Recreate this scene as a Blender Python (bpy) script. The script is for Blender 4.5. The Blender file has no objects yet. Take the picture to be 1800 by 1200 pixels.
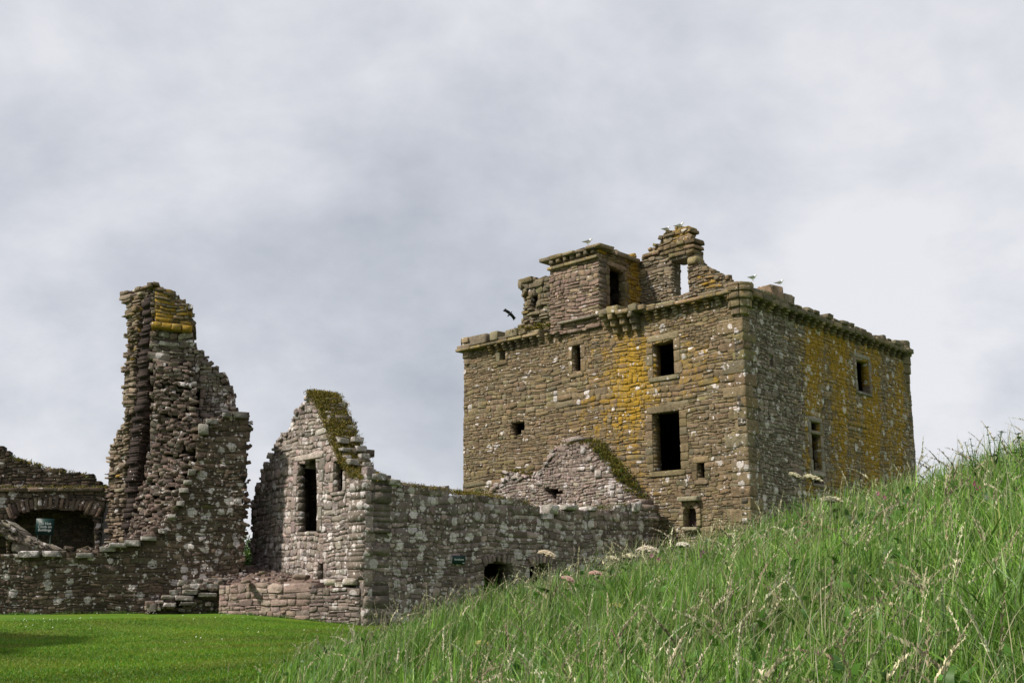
import bpy, math, random
import numpy as np
from mathutils import Vector, Matrix

# ------------------------------------------------------------------ camera, sky, sun, exposure
scene = bpy.context.scene
COL = scene.collection
F = 1950.0                       # focal length in pixels of the 1800 px wide photograph
HZ = 1020.0                      # row of the horizon
PITCH = math.atan((HZ - 600.0) / F)
EYE = 1.4
cam_d = bpy.data.cameras.new("camera")
cam = bpy.data.objects.new("camera", cam_d)
COL.objects.link(cam)
cam_d.sensor_width = 36.0
cam_d.lens = 36.0 * F / 1800.0
cam_d.clip_start = 0.1
cam_d.clip_end = 20000
cam.location = (0, 0, EYE)
cam.rotation_euler = (math.pi / 2 + PITCH, 0, 0)
scene.camera = cam

SUN_EL = math.radians(46)
SUN_H = Vector((-0.93, -0.37)).normalized()          # towards the sun, in plan
w = bpy.data.worlds.new("World")
scene.world = w
w.use_nodes = True
nt = w.node_tree
nt.nodes.clear()


def N(nt, typ, **kw):
    n = nt.nodes.new(typ)
    for k, v in kw.items():
        if k == 'inp':
            for a, b in v.items():
                n.inputs[a].default_value = b
        else:
            setattr(n, k, v)
    return n


def ramp(nt, stops, interp='LINEAR'):
    n = nt.nodes.new('ShaderNodeValToRGB')
    n.color_ramp.interpolation = interp
    e = n.color_ramp.elements
    while len(e) < len(stops):
        e.new(0.5)
    for el, (p, c) in zip(e, stops):
        el.position = p
        el.color = (*c, 1) if len(c) == 3 else c
    return n


L = nt.links.new
out = N(nt, 'ShaderNodeOutputWorld')
bg = N(nt, 'ShaderNodeBackground')
sky = N(nt, 'ShaderNodeTexSky')
sky.sky_type = 'NISHITA'
sky.sun_disc = False
sky.sun_elevation = SUN_EL
sky.sun_rotation = math.atan2(SUN_H.x, SUN_H.y)
skm = N(nt, 'ShaderNodeVectorMath', operation='SCALE')
skm.inputs['Scale'].default_value = 0.1
L(sky.outputs[0], skm.inputs[0])
tc = N(nt, 'ShaderNodeTexCoord')
# flat cloud deck: direction projected on a plane overhead, so clouds get thinner and flatter low down
sep = N(nt, 'ShaderNodeSeparateXYZ')
L(tc.outputs['Generated'], sep.inputs[0])
mx = N(nt, 'ShaderNodeMath', operation='MAXIMUM', inp={1: 0.0})
L(sep.outputs['Z'], mx.inputs[0])
ad = N(nt, 'ShaderNodeMath', operation='ADD', inp={1: 0.85})
L(mx.outputs[0], ad.inputs[0])
dv = N(nt, 'ShaderNodeVectorMath', operation='DIVIDE')
L(tc.outputs['Generated'], dv.inputs[0])
cmb = N(nt, 'ShaderNodeCombineXYZ')
for i in range(3):
    L(ad.outputs[0], cmb.inputs[i])
L(cmb.outputs[0], dv.inputs[1])
mp = N(nt, 'ShaderNodeMapping')
mp.inputs['Location'].default_value = (3.35, 1.2, 0.6)
mp.inputs['Scale'].default_value = (1.0, 1.0, 1.35)
L(dv.outputs[0], mp.inputs[0])
n1 = N(nt, 'ShaderNodeTexNoise', inp={'Scale': 2.6, 'Detail': 9.0, 'Roughness': 0.5, 'Distortion': 0.25})
L(mp.outputs[0], n1.inputs['Vector'])
n2 = N(nt, 'ShaderNodeTexNoise', inp={'Scale': 6.0, 'Detail': 12.0, 'Roughness': 0.58, 'Distortion': 0.15})
L(mp.outputs[0], n2.inputs['Vector'])
mixn = N(nt, 'ShaderNodeMix', data_type='FLOAT', inp={0: 0.4})
L(n1.outputs[0], mixn.inputs[2])
L(n2.outputs[0], mixn.inputs[3])
cr = ramp(nt, [(0.33, (0.46, 0.49, 0.55)), (0.43, (0.58, 0.605, 0.665)), (0.50, (0.69, 0.705, 0.755)), (0.58, (0.82, 0.825, 0.86))])
L(mixn.outputs[0], cr.inputs[0])
mixc = N(nt, 'ShaderNodeMix', data_type='RGBA', inp={0: 0.93})
L(skm.outputs[0], mixc.inputs[6])
L(cr.outputs[0], mixc.inputs[7])
L(mixc.outputs[2], bg.inputs['Color'])
bg.inputs["Strength"].default_value = 0.84
L(bg.outputs[0], out.inputs[0])

sun_d = bpy.data.lights.new("sun", 'SUN')
sun_d.energy = 4.6
sun_d.angle = math.radians(3.0)
sun_d.color = (1.0, 0.94, 0.84)
sun = bpy.data.objects.new("sun", sun_d)
COL.objects.link(sun)
sdir = Vector((SUN_H.x * math.cos(SUN_EL), SUN_H.y * math.cos(SUN_EL), math.sin(SUN_EL)))
sun.rotation_euler = sdir.to_track_quat('Z', 'Y').to_euler()
sun.location = (-30, -10, 40)

scene.view_settings.view_transform = 'Standard'
scene.view_settings.look = 'None'
scene.view_settings.exposure = 0.3
scene.view_settings.gamma = 1.0
scene.view_settings.use_curve_mapping = False

# ------------------------------------------------------------------ numeric helpers
RNG = np.random.default_rng(7)
random.seed(7)
CP, SP = math.cos(PITCH), math.sin(PITCH)


def ray(px, py):
    u, v = (px - 900.0) / F, (600.0 - py) / F
    return np.array([u, CP - SP * v, SP + CP * v])


def project(P):
    """picture position of world points, used to place growths of lichen along the masonry"""
    P = np.asarray(P, float)
    x, y, z = P[..., 0], P[..., 1], P[..., 2] - EYE
    dpt = np.maximum(CP * y + SP * z, 0.1)
    up = -SP * y + CP * z
    return 900 + F * x / dpt, 600 - F * up / dpt


def atx(px, y):
    """plan point in the direction of column px (at the horizon row) at distance y"""
    r = ray(px, HZ)
    return np.array([r[0] / r[1] * y, y])


class Plane:
    def __init__(self, O, d, n):
        self.O = np.array([O[0], O[1], 0.0])
        d = np.array([d[0], d[1]], float)
        d /= np.linalg.norm(d)
        self.d = np.array([d[0], d[1], 0.0])
        n = np.array([n[0], n[1], 0.0], float)
        n -= self.d * n.dot(self.d)
        self.n = n / np.linalg.norm(n)

    def off(self, o):
        return Plane((self.O + self.n * o)[:2], self.d[:2], self.n[:2])

    def sz(self, px, py):
        r = ray(px, py)
        c = np.array([0, 0, EYE])
        t = self.n.dot(self.O - c) / self.n.dot(r)
        P = c + r * t
        return float((P - self.O).dot(self.d)), float(P[2])

    def poly(self, pts):
        return [self.sz(*p) for p in pts]

    def rect(self, x0, y0, x1, y1):
        xm, ym = (x0 + x1) / 2, (y0 + y1) / 2
        a, b = sorted((self.sz(x0, ym)[0], self.sz(x1, ym)[0]))
        return a, b, self.sz(xm, y1)[1], self.sz(xm, y0)[1]

    def P(self, s, z, o=0.0):
        p = self.O + self.d * s + self.n * o
        return np.array([p[0], p[1], z])


def rpoly(r):
    s0, s1, z0, z1 = r
    return [(s0, z0), (s1, z0), (s1, z1), (s0, z1)]


class MB:
    """collects vertices, faces and two colour attributes of ONE mesh"""

    def __init__(self):
        self.v, self.f, self.c, self.m, self.mi = [], {}, [], [], {}
        self.n = 0

    def add(self, v, faces, col=(0.5, 0.5, 0.5), msk=(0, 0, 0), mi=0):
        v = np.asarray(v, float).reshape(-1, 3)
        k = len(v)
        self.v.append(v)
        col = np.asarray(col, float)
        msk = np.asarray(msk, float)
        self.c.append(np.broadcast_to(col, (k, 3)))
        self.m.append(np.broadcast_to(msk, (k, 3)))
        for fa in (faces if isinstance(faces, (list, tuple)) else [faces]):
            fa = np.asarray(fa, np.int64)
            if fa.size == 0:
                continue
            q = fa.shape[1]
            self.f.setdefault(q, []).append(fa + self.n)
            self.mi.setdefault(q, []).append(np.full(len(fa), mi, np.int32))
        self.n += k

    def build(self, name, mats, parent=None, smooth=False):
        v = np.concatenate(self.v)
        base = np.zeros(3)
        if parent is not None:
            base = np.array(WORLD_LOC[parent.name])
        me = bpy.data.meshes.new(name)
        me.vertices.add(len(v))
        me.vertices.foreach_set('co', (v - base).astype(np.float32).ravel())
        idx, tot, mi = [], [], []
        for q, fl in self.f.items():
            fa = np.concatenate(fl)
            idx.append(fa.ravel())
            tot.append(np.full(len(fa), q, np.int32))
            mi.append(np.concatenate(self.mi[q]))
        idx = np.concatenate(idx).astype(np.int32)
        tot = np.concatenate(tot)
        mi = np.concatenate(mi)
        me.loops.add(len(idx))
        me.loops.foreach_set('vertex_index', idx)
        me.polygons.add(len(tot))
        st = np.zeros(len(tot), np.int32)
        st[1:] = np.cumsum(tot)[:-1]
        me.polygons.foreach_set('loop_start', st)
        me.polygons.foreach_set('loop_total', tot)
        me.polygons.foreach_set('material_index', mi)
        if smooth:
            me.polygons.foreach_set('use_smooth', np.ones(len(tot), bool))
        for nm, arr in (('Col', self.c), ('msk', self.m)):
            a = me.attributes.new(nm, 'FLOAT_COLOR', 'POINT')
            c4 = np.ones((len(v), 4), np.float32)
            c4[:, :3] = np.concatenate(arr)
            a.data.foreach_set('color', c4.ravel())
        me.update(calc_edges=True)
        me.validate()
        for m in (mats if isinstance(mats, (list, tuple)) else [mats]):
            me.materials.append(m)
        o = bpy.data.objects.new(name, me)
        COL.objects.link(o)
        if parent is not None:
            o.parent = parent
            WORLD_LOC[o.name] = tuple(base)
        else:
            WORLD_LOC[o.name] = (0, 0, 0)
        return o


WORLD_LOC = {}


def empty(name, label, cat, loc, group=None):
    o = bpy.data.objects.new(name, None)
    COL.objects.link(o)
    o.location = tuple(loc)
    WORLD_LOC[o.name] = tuple(loc)
    return tag(o, label, cat, group)


def tag(o, label=None, cat=None, group=None, kind=None):
    for k, v in (('label', label), ('category', cat), ('group', group), ('kind', kind)):
        if v:
            o[k] = v
    return o


# ------------------------------------------------------------------ materials
def base_mat(name):
    m = bpy.data.materials.new(name)
    m.use_nodes = True
    t = m.node_tree
    b = t.nodes['Principled BSDF']
    b.inputs['Roughness'].default_value = 0.9
    b.inputs['Specular IOR Level'].default_value = 0.2
    return m, t, b


def stone_mat(name, white=(0.62, 0.565, 0.55), ochre=(0.30, 0.18, 0.02), moss=(0.075, 0.068, 0.022), bump=0.5):
    m, t, b = base_mat(name)
    L = t.links.new
    geo = N(t, 'ShaderNodeNewGeometry')
    ac = N(t, 'ShaderNodeAttribute', attribute_name='Col')
    am = N(t, 'ShaderNodeAttribute', attribute_name='msk')
    sp = N(t, 'ShaderNodeSeparateColor')
    L(am.outputs['Color'], sp.inputs[0])

    def noise(scale, detail=5.0, rough=0.6, dist=0.0):
        n = N(t, 'ShaderNodeTexNoise', inp={'Scale': scale, 'Detail': detail, 'Roughness': rough, 'Distortion': dist})
        L(geo.outputs['Position'], n.inputs['Vector'])
        return n.outputs[0]

    # grain and stains
    g1 = noise(7.0, 6, 0.7)
    g3 = noise(24.0, 4, 0.7)
    gm = N(t, 'ShaderNodeMix', data_type='FLOAT', inp={0: 0.45})
    L(g1, gm.inputs[2])
    L(g3, gm.inputs[3])
    mr = N(t, 'ShaderNodeMapRange', inp={1: 0.28, 2: 0.72, 3: 0.35, 4: 1.65})
    L(gm.outputs[0], mr.inputs[0])
    g2 = noise(0.9, 4, 0.6)
    mr2 = N(t, 'ShaderNodeMapRange', inp={1: 0.3, 2: 0.7, 3: 0.78, 4: 1.2})
    L(g2, mr2.inputs[0])
    mul = N(t, 'ShaderNodeMath', operation='MULTIPLY')
    L(mr.outputs[0], mul.inputs[0])
    L(mr2.outputs[0], mul.inputs[1])
    vm = N(t, 'ShaderNodeVectorMath', operation='SCALE')
    L(ac.outputs['Color'], vm.inputs[0])
    L(mul.outputs[0], vm.inputs['Scale'])
    cur = vm.outputs[0]

    def layer(cur, col, chan, n_out, lo, soft, var=None):
        # fac = smoothstep((noise + mask) crossing 'lo')
        a = N(t, 'ShaderNodeMath', operation='ADD')
        L(n_out, a.inputs[0])
        L(sp.outputs[chan], a.inputs[1])
        r = N(t, 'ShaderNodeMapRange', interpolation_type='SMOOTHSTEP', inp={1: lo, 2: lo + soft, 3: 0.0, 4: 1.0})
        L(a.outputs[0], r.inputs[0])
        mi = N(t, 'ShaderNodeMix', data_type='RGBA')
        L(r.outputs[0], mi.inputs[0])
        L(cur, mi.inputs[6])
        cv = N(t, 'ShaderNodeVectorMath', operation='SCALE')
        cv.inputs[0].default_value = col
        L(mr.outputs[0], cv.inputs['Scale'])
        L(cv.outputs[0], mi.inputs[7])
        return mi.outputs[2]

    cur = layer(cur, moss, 2, noise(3.0, 6, 0.65), 1.0, 0.35)
    om = N(t, 'ShaderNodeMapping')
    om.inputs['Scale'].default_value = (1.0, 1.0, 0.38)
    L(geo.outputs['Position'], om.inputs[0])
    on = N(t, 'ShaderNodeTexNoise', inp={'Scale': 3.6, 'Detail': 12.0, 'Roughness': 0.8, 'Distortion': 0.3})
    L(om.outputs[0], on.inputs['Vector'])
    cur = layer(cur, ochre, 0, on.outputs[0], 1.0, 0.3)
    nd = N(t, 'ShaderNodeTexNoise', inp={'Scale': 7.0, 'Detail': 4.0, 'Roughness': 0.6})
    L(geo.outputs['Position'], nd.inputs['Vector'])
    nv = N(t, 'ShaderNodeVectorMath', operation='SCALE')
    nv.inputs['Scale'].default_value = 0.22
    L(nd.outputs['Color'], nv.inputs[0])
    na = N(t, 'ShaderNodeVectorMath', operation='ADD')
    L(geo.outputs['Position'], na.inputs[0])
    L(nv.outputs[0], na.inputs[1])

    def crust(cur, scale, r_lo, r_hi, gain, base, strength):
        v = N(t, 'ShaderNodeTexVoronoi', inp={'Scale': scale, 'Randomness': 1.0})
        L(na.outputs[0], v.inputs['Vector'])
        vc = N(t, 'ShaderNodeSeparateColor')
        L(v.outputs['Color'], vc.inputs[0])
        th = N(t, 'ShaderNodeMath', operation='MULTIPLY_ADD', inp={1: gain, 2: -base * gain})
        L(sp.outputs[1], th.inputs[0])
        sel = N(t, 'ShaderNodeMath', operation='LESS_THAN')
        L(vc.outputs[0], sel.inputs[0])
        L(th.outputs[0], sel.inputs[1])
        rad = N(t, 'ShaderNodeMapRange', inp={1: 0.0, 2: 1.0, 3: r_lo, 4: r_hi})
        L(vc.outputs[1], rad.inputs[0])
        df = N(t, 'ShaderNodeMath', operation='SUBTRACT')
        L(rad.outputs[0], df.inputs[0])
        L(v.outputs['Distance'], df.inputs[1])
        sm = N(t, 'ShaderNodeMapRange', interpolation_type='SMOOTHSTEP', inp={1: 0.0, 2: 0.10, 3: 0.0, 4: strength})
        L(df.outputs[0], sm.inputs[0])
        f = N(t, 'ShaderNodeMath', operation='MULTIPLY')
        L(sm.outputs[0], f.inputs[0])
        L(sel.outputs[0], f.inputs[1])
        f2 = N(t, 'ShaderNodeMapRange', inp={1: 0.36, 2: 0.56, 3: 0.35, 4: 1.0})
        L(g3, f2.inputs[0])
        f3 = N(t, 'ShaderNodeMath', operation='MULTIPLY')
        L(f.outputs[0], f3.inputs[0])
        L(f2.outputs[0], f3.inputs[1])
        mi = N(t, 'ShaderNodeMix', data_type='RGBA')
        L(f3.outputs[0], mi.inputs[0])
        L(cur, mi.inputs[6])
        cv = N(t, 'ShaderNodeMapRange', inp={1: 0.0, 2: 1.0, 3: 0.7, 4: 1.15})
        L(vc.outputs[2], cv.inputs[0])
        cs = N(t, 'ShaderNodeVectorMath', operation='SCALE')
        cs.inputs[0].default_value = white
        L(cv.outputs[0], cs.inputs['Scale'])
        L(cs.outputs[0], mi.inputs[7])
        return mi.outputs[2]
    cur = crust(cur, 3.0, 0.25, 0.62, 1.9, 0.22, 0.92)
    cur = crust(cur, 8.0, 0.18, 0.5, 1.5, 0.20, 0.9)
    # fine white specks of lichen
    vo = N(t, 'ShaderNodeTexVoronoi', inp={'Scale': 5.5, 'Randomness': 1.0})
    L(geo.outputs['Position'], vo.inputs['Vector'])
    r = N(t, 'ShaderNodeMapRange', inp={1: 0.10, 2: 0.17, 3: 1.0, 4: 0.0})
    L(vo.outputs['Distance'], r.inputs[0])
    vs = N(t, 'ShaderNodeSeparateColor')
    L(vo.outputs['Color'], vs.inputs[0])
    th = N(t, 'ShaderNodeMath', operation='ADD')
    L(vs.outputs[0], th.inputs[0])
    L(sp.outputs[1], th.inputs[1])
    gt = N(t, 'ShaderNodeMath', operation='GREATER_THAN', inp={1: 1.05})
    L(th.outputs[0], gt.inputs[0])
    mm = N(t, 'ShaderNodeMath', operation='MULTIPLY')
    L(r.outputs[0], mm.inputs[0])
    L(gt.outputs[0], mm.inputs[1])
    mi = N(t, 'ShaderNodeMix', data_type='RGBA')
    L(mm.outputs[0], mi.inputs[0])
    L(cur, mi.inputs[6])
    mi.inputs[7].default_value = (*white, 1)
    cur = mi.outputs[2]
    L(cur, b.inputs['Base Color'])
    h = N(t, 'ShaderNodeMath', operation='ADD')
    L(noise(5.0, 8, 0.7), h.inputs[0])
    L(noise(22.0, 4, 0.6), h.inputs[1])
    bp = N(t, 'ShaderNodeBump', inp={'Strength': bump, 'Distance': 0.08})
    L(h.outputs[0], bp.inputs['Height'])
    L(bp.outputs[0], b.inputs['Normal'])
    return m


def attr_mat(name, rough=0.8, transl=0.0, vary=0.0, spec=0.2):
    """a plain material whose colour is the vertex colour of each leaf or blade"""
    m, t, b = base_mat(name)
    L = t.links.new
    ac = N(t, 'ShaderNodeAttribute', attribute_name='Col')
    b.inputs['Roughness'].default_value = rough
    b.inputs['Specular IOR Level'].default_value = spec
    L(ac.outputs['Color'], b.inputs['Base Color'])
    if transl:
        tr = N(t, 'ShaderNodeBsdfTranslucent')
        L(ac.outputs['Color'], tr.inputs['Color'])
        mx = N(t, 'ShaderNodeMixShader', inp={0: transl})
        L(b.outputs[0], mx.inputs[1])
        L(tr.outputs[0], mx.inputs[2])
        L(mx.outputs[0], t.nodes['Material Output'].inputs['Surface'])
    return m


def flat_mat(name, col, rough=0.7, nscale=20.0, amt=0.25):
    m, t, b = base_mat(name)
    L = t.links.new
    tc = N(t, 'ShaderNodeTexCoord')
    n = N(t, 'ShaderNodeTexNoise', inp={'Scale': nscale, 'Detail': 4.0})
    L(tc.outputs['Object'], n.inputs['Vector'])
    mr = N(t, 'ShaderNodeMapRange', inp={3: 1 - amt, 4: 1 + amt})
    L(n.outputs[0], mr.inputs[0])
    v = N(t, 'ShaderNodeVectorMath', operation='SCALE')
    v.inputs[0].default_value = col
    L(mr.outputs[0], v.inputs['Scale'])
    L(v.outputs[0], b.inputs['Base Color'])
    b.inputs['Roughness'].default_value = rough
    return m


M_STONE = stone_mat('lichened_rubble')
M_PLANT = attr_mat('plant_leaf', 0.5, 0.35, spec=0.35)
M_MOSS = attr_mat('moss_and_dry_turf', 0.9, 0.15)
M_SIGN = flat_mat('green_sign_paint', (0.008, 0.03, 0.026), 0.45, 8, 0.1)
M_LETTER = flat_mat('white_sign_lettering', (0.50, 0.54, 0.51), 0.6, 8, 0.05)
M_POST = flat_mat('dark_sign_post', (0.015, 0.03, 0.02), 0.6)
M_WHITE = flat_mat('white_feathers', (0.80, 0.79, 0.77), 0.8, 30, 0.06)
M_GREY = flat_mat('grey_feathers', (0.33, 0.34, 0.36), 0.8, 30, 0.1)
M_BLACK = flat_mat('black_feathers', (0.008, 0.008, 0.010), 0.6, 30, 0.2)
M_BEAK = flat_mat('yellow_beak', (0.55, 0.34, 0.03), 0.5)

# ------------------------------------------------------------------ terrain
CX = [-400, 100, 300, 500, 700, 850, 1000, 1150, 1330, 1500, 1650, 1800, 2000, 2300, 2700]
CY = [1252, 1250, 1236, 1206, 1158, 1115, 1068, 1024, 978, 932, 894, 852, 808, 760, 720]
RC = 12.0


def sstep(a, b, x):
    t = np.clip((np.asarray(x, float) - a) / (b - a), 0, 1)
    return t * t * (3 - 2 * t)


def bumps(x, y):
    return (np.sin(x * 0.9 + 1.3) * np.sin(y * 0.7 + 0.4) * 0.5 + np.sin(x * 2.1 + y * 1.4) * 0.25 + np.sin(x * 0.35 - y * 0.5) * 0.6)


def ground(x, y):
    x = np.asarray(x, float)
    y = np.asarray(y, float)
    lawn = 0.3 * sstep(24, 37, y) * sstep(3.5, 10, -x)
    lawn = lawn + 0.02 * bumps(x * 0.8, y * 0.8) * sstep(60, 30, np.hypot(x, y) * 1.0)
    th = np.arctan2(x, y)
    pe = 900 + (F / 0.9776 * 1.0) * np.tan(np.clip(th, -0.62, 0.75))
    r = np.hypot(x, y)
    yc = np.interp(pe, CX, CY)
    zc = EYE - RC * (yc - HZ) / (F * 1.023)
    side = sstep(2.4, 1.2, np.abs(th))
    zc = zc * side
    zn = -0.2 + (zc + 0.2) * np.clip(r / RC, 0, 1)
    hill = np.where(r < RC, zn, zc + (lawn - zc) * sstep(RC - 1.0, RC + 17, r) ** 1.0)
    b = 0.05 * bumps(x * 1.7, y * 1.7) * sstep(350, 900, pe) * sstep(30, 14, r)
    m = sstep(250, 420, pe) * side
    return hill * 1.0 + b * m


def meadow_mask(x, y):
    th = np.arctan2(x, y)
    pe = 900 + F / 0.9776 * np.tan(np.clip(th, -0.62, 0.75))
    r = np.hypot(x, y)
    edge = 560 + 60 * np.sin(r * 1.3) + 25 * np.sin(r * 3.1 + 1)
    return sstep(edge - 90, edge + 130, pe) * sstep(28, 20, r)


def make_ground():
    def axis(lo, hi, fine, far):
        a = np.arange(lo, hi + 1e-6, fine)
        k = hi + (far - hi) * (np.linspace(0, 1, 22)[1:] ** 3)
        j = lo - (far + lo) * (np.linspace(0, 1, 22)[1:] ** 3)
        return np.concatenate([j[::-1], a, k])
    ax = axis(-26, 22, 0.3, 4000)
    ay = axis(-6, 62, 0.3, 4000)
    X, Y = np.meshgrid(ax, ay, indexing='ij')
    Z = ground(X, Y)
    nx, ny = X.shape
    ii = np.arange(nx * ny).reshape(nx, ny)
    fa = np.stack([ii[:-1, :-1], ii[1:, :-1], ii[1:, 1:], ii[:-1, 1:]], -1).reshape(-1, 4)
    mb = MB()
    mk = meadow_mask(X, Y).ravel()
    mb.add(np.stack([X, Y, Z], -1).reshape(-1, 3), fa, (0.05, 0.1, 0.02), np.stack([mk, mk, mk], 1))
    m, t, b = base_mat('lawn_turf')
    L = t.links.new
    geo = N(t, 'ShaderNodeNewGeometry')
    am = N(t, 'ShaderNodeAttribute', attribute_name='msk')
    na = N(t, 'ShaderNodeTexNoise', inp={'Scale': 0.45, 'Detail': 6.0, 'Roughness': 0.62})
    L(geo.outputs['Position'], na.inputs['Vector'])
    r1 = ramp(t, [(0.30, (0.055, 0.125, 0.004)), (0.50, (0.075, 0.155, 0.005)), (0.62, (0.115, 0.165, 0.008)), (0.76, (0.165, 0.155, 0.014))])
    L(na.outputs[0], r1.inputs[0])
    nb = N(t, 'ShaderNodeTexNoise', inp={'Scale': 26.0, 'Detail': 6.0, 'Roughness': 0.75})
    L(geo.outputs['Position'], nb.inputs['Vector'])
    mr = N(t, 'ShaderNodeMapRange', inp={1: 0.3, 2: 0.7, 3: 0.6, 4: 1.35})
    L(nb.outputs[0], mr.inputs[0])
    vs = N(t, 'ShaderNodeVectorMath', operation='SCALE')
    L(r1.outputs[0], vs.inputs[0])
    L(mr.outputs[0], vs.inputs['Scale'])
    mi = N(t, 'ShaderNodeMix', data_type='RGBA')
    L(am.outputs['Fac'], mi.inputs[0])
    L(vs.outputs[0], mi.inputs[6])
    mi.inputs[7].default_value = (0.030, 0.042, 0.012, 1)
    L(mi.outputs[2], b.inputs['Base Color'])
    bp = N(t, 'ShaderNodeBump', inp={'Strength': 0.6, 'Distance': 0.05})
    L(nb.outputs[0], bp.inputs['Height'])
    L(bp.outputs[0], b.inputs['Normal'])
    o = mb.build('ground', m, smooth=True)
    tag(o, kind='structure')


make_ground()

# ------------------------------------------------------------------ masonry generators
G1C = [(-1, -1), (0, -1), (1, -1), (1, 0), (1, 1), (0, 1), (-1, 1), (-1, 0)]
G1C = np.array(G1C, float)


def scan(polys, z):
    xs = []
    for p in polys:
        k = len(p)
        for i in range(k):
            (s0, z0), (s1, z1) = p[i], p[(i + 1) % k]
            if (z0 <= z < z1) or (z1 <= z < z0):
                xs.append(s0 + (s1 - s0) * (z - z0) / (z1 - z0))
    xs.sort()
    return [(xs[i], xs[i + 1]) for i in range(0, len(xs) - 1, 2)]


def pick(pal, n, rng, var=0.16):
    cols = np.array([p[0] for p in pal])
    wt = np.array([p[1] for p in pal], float)
    c = cols[rng.choice(len(pal), n, p=wt / wt.sum())]
    return np.clip(c * (1 + rng.normal(0, var, (n, 1))) * (1 + rng.normal(0, 0.028, (n, 3))), 0.01, 0.9)


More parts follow.
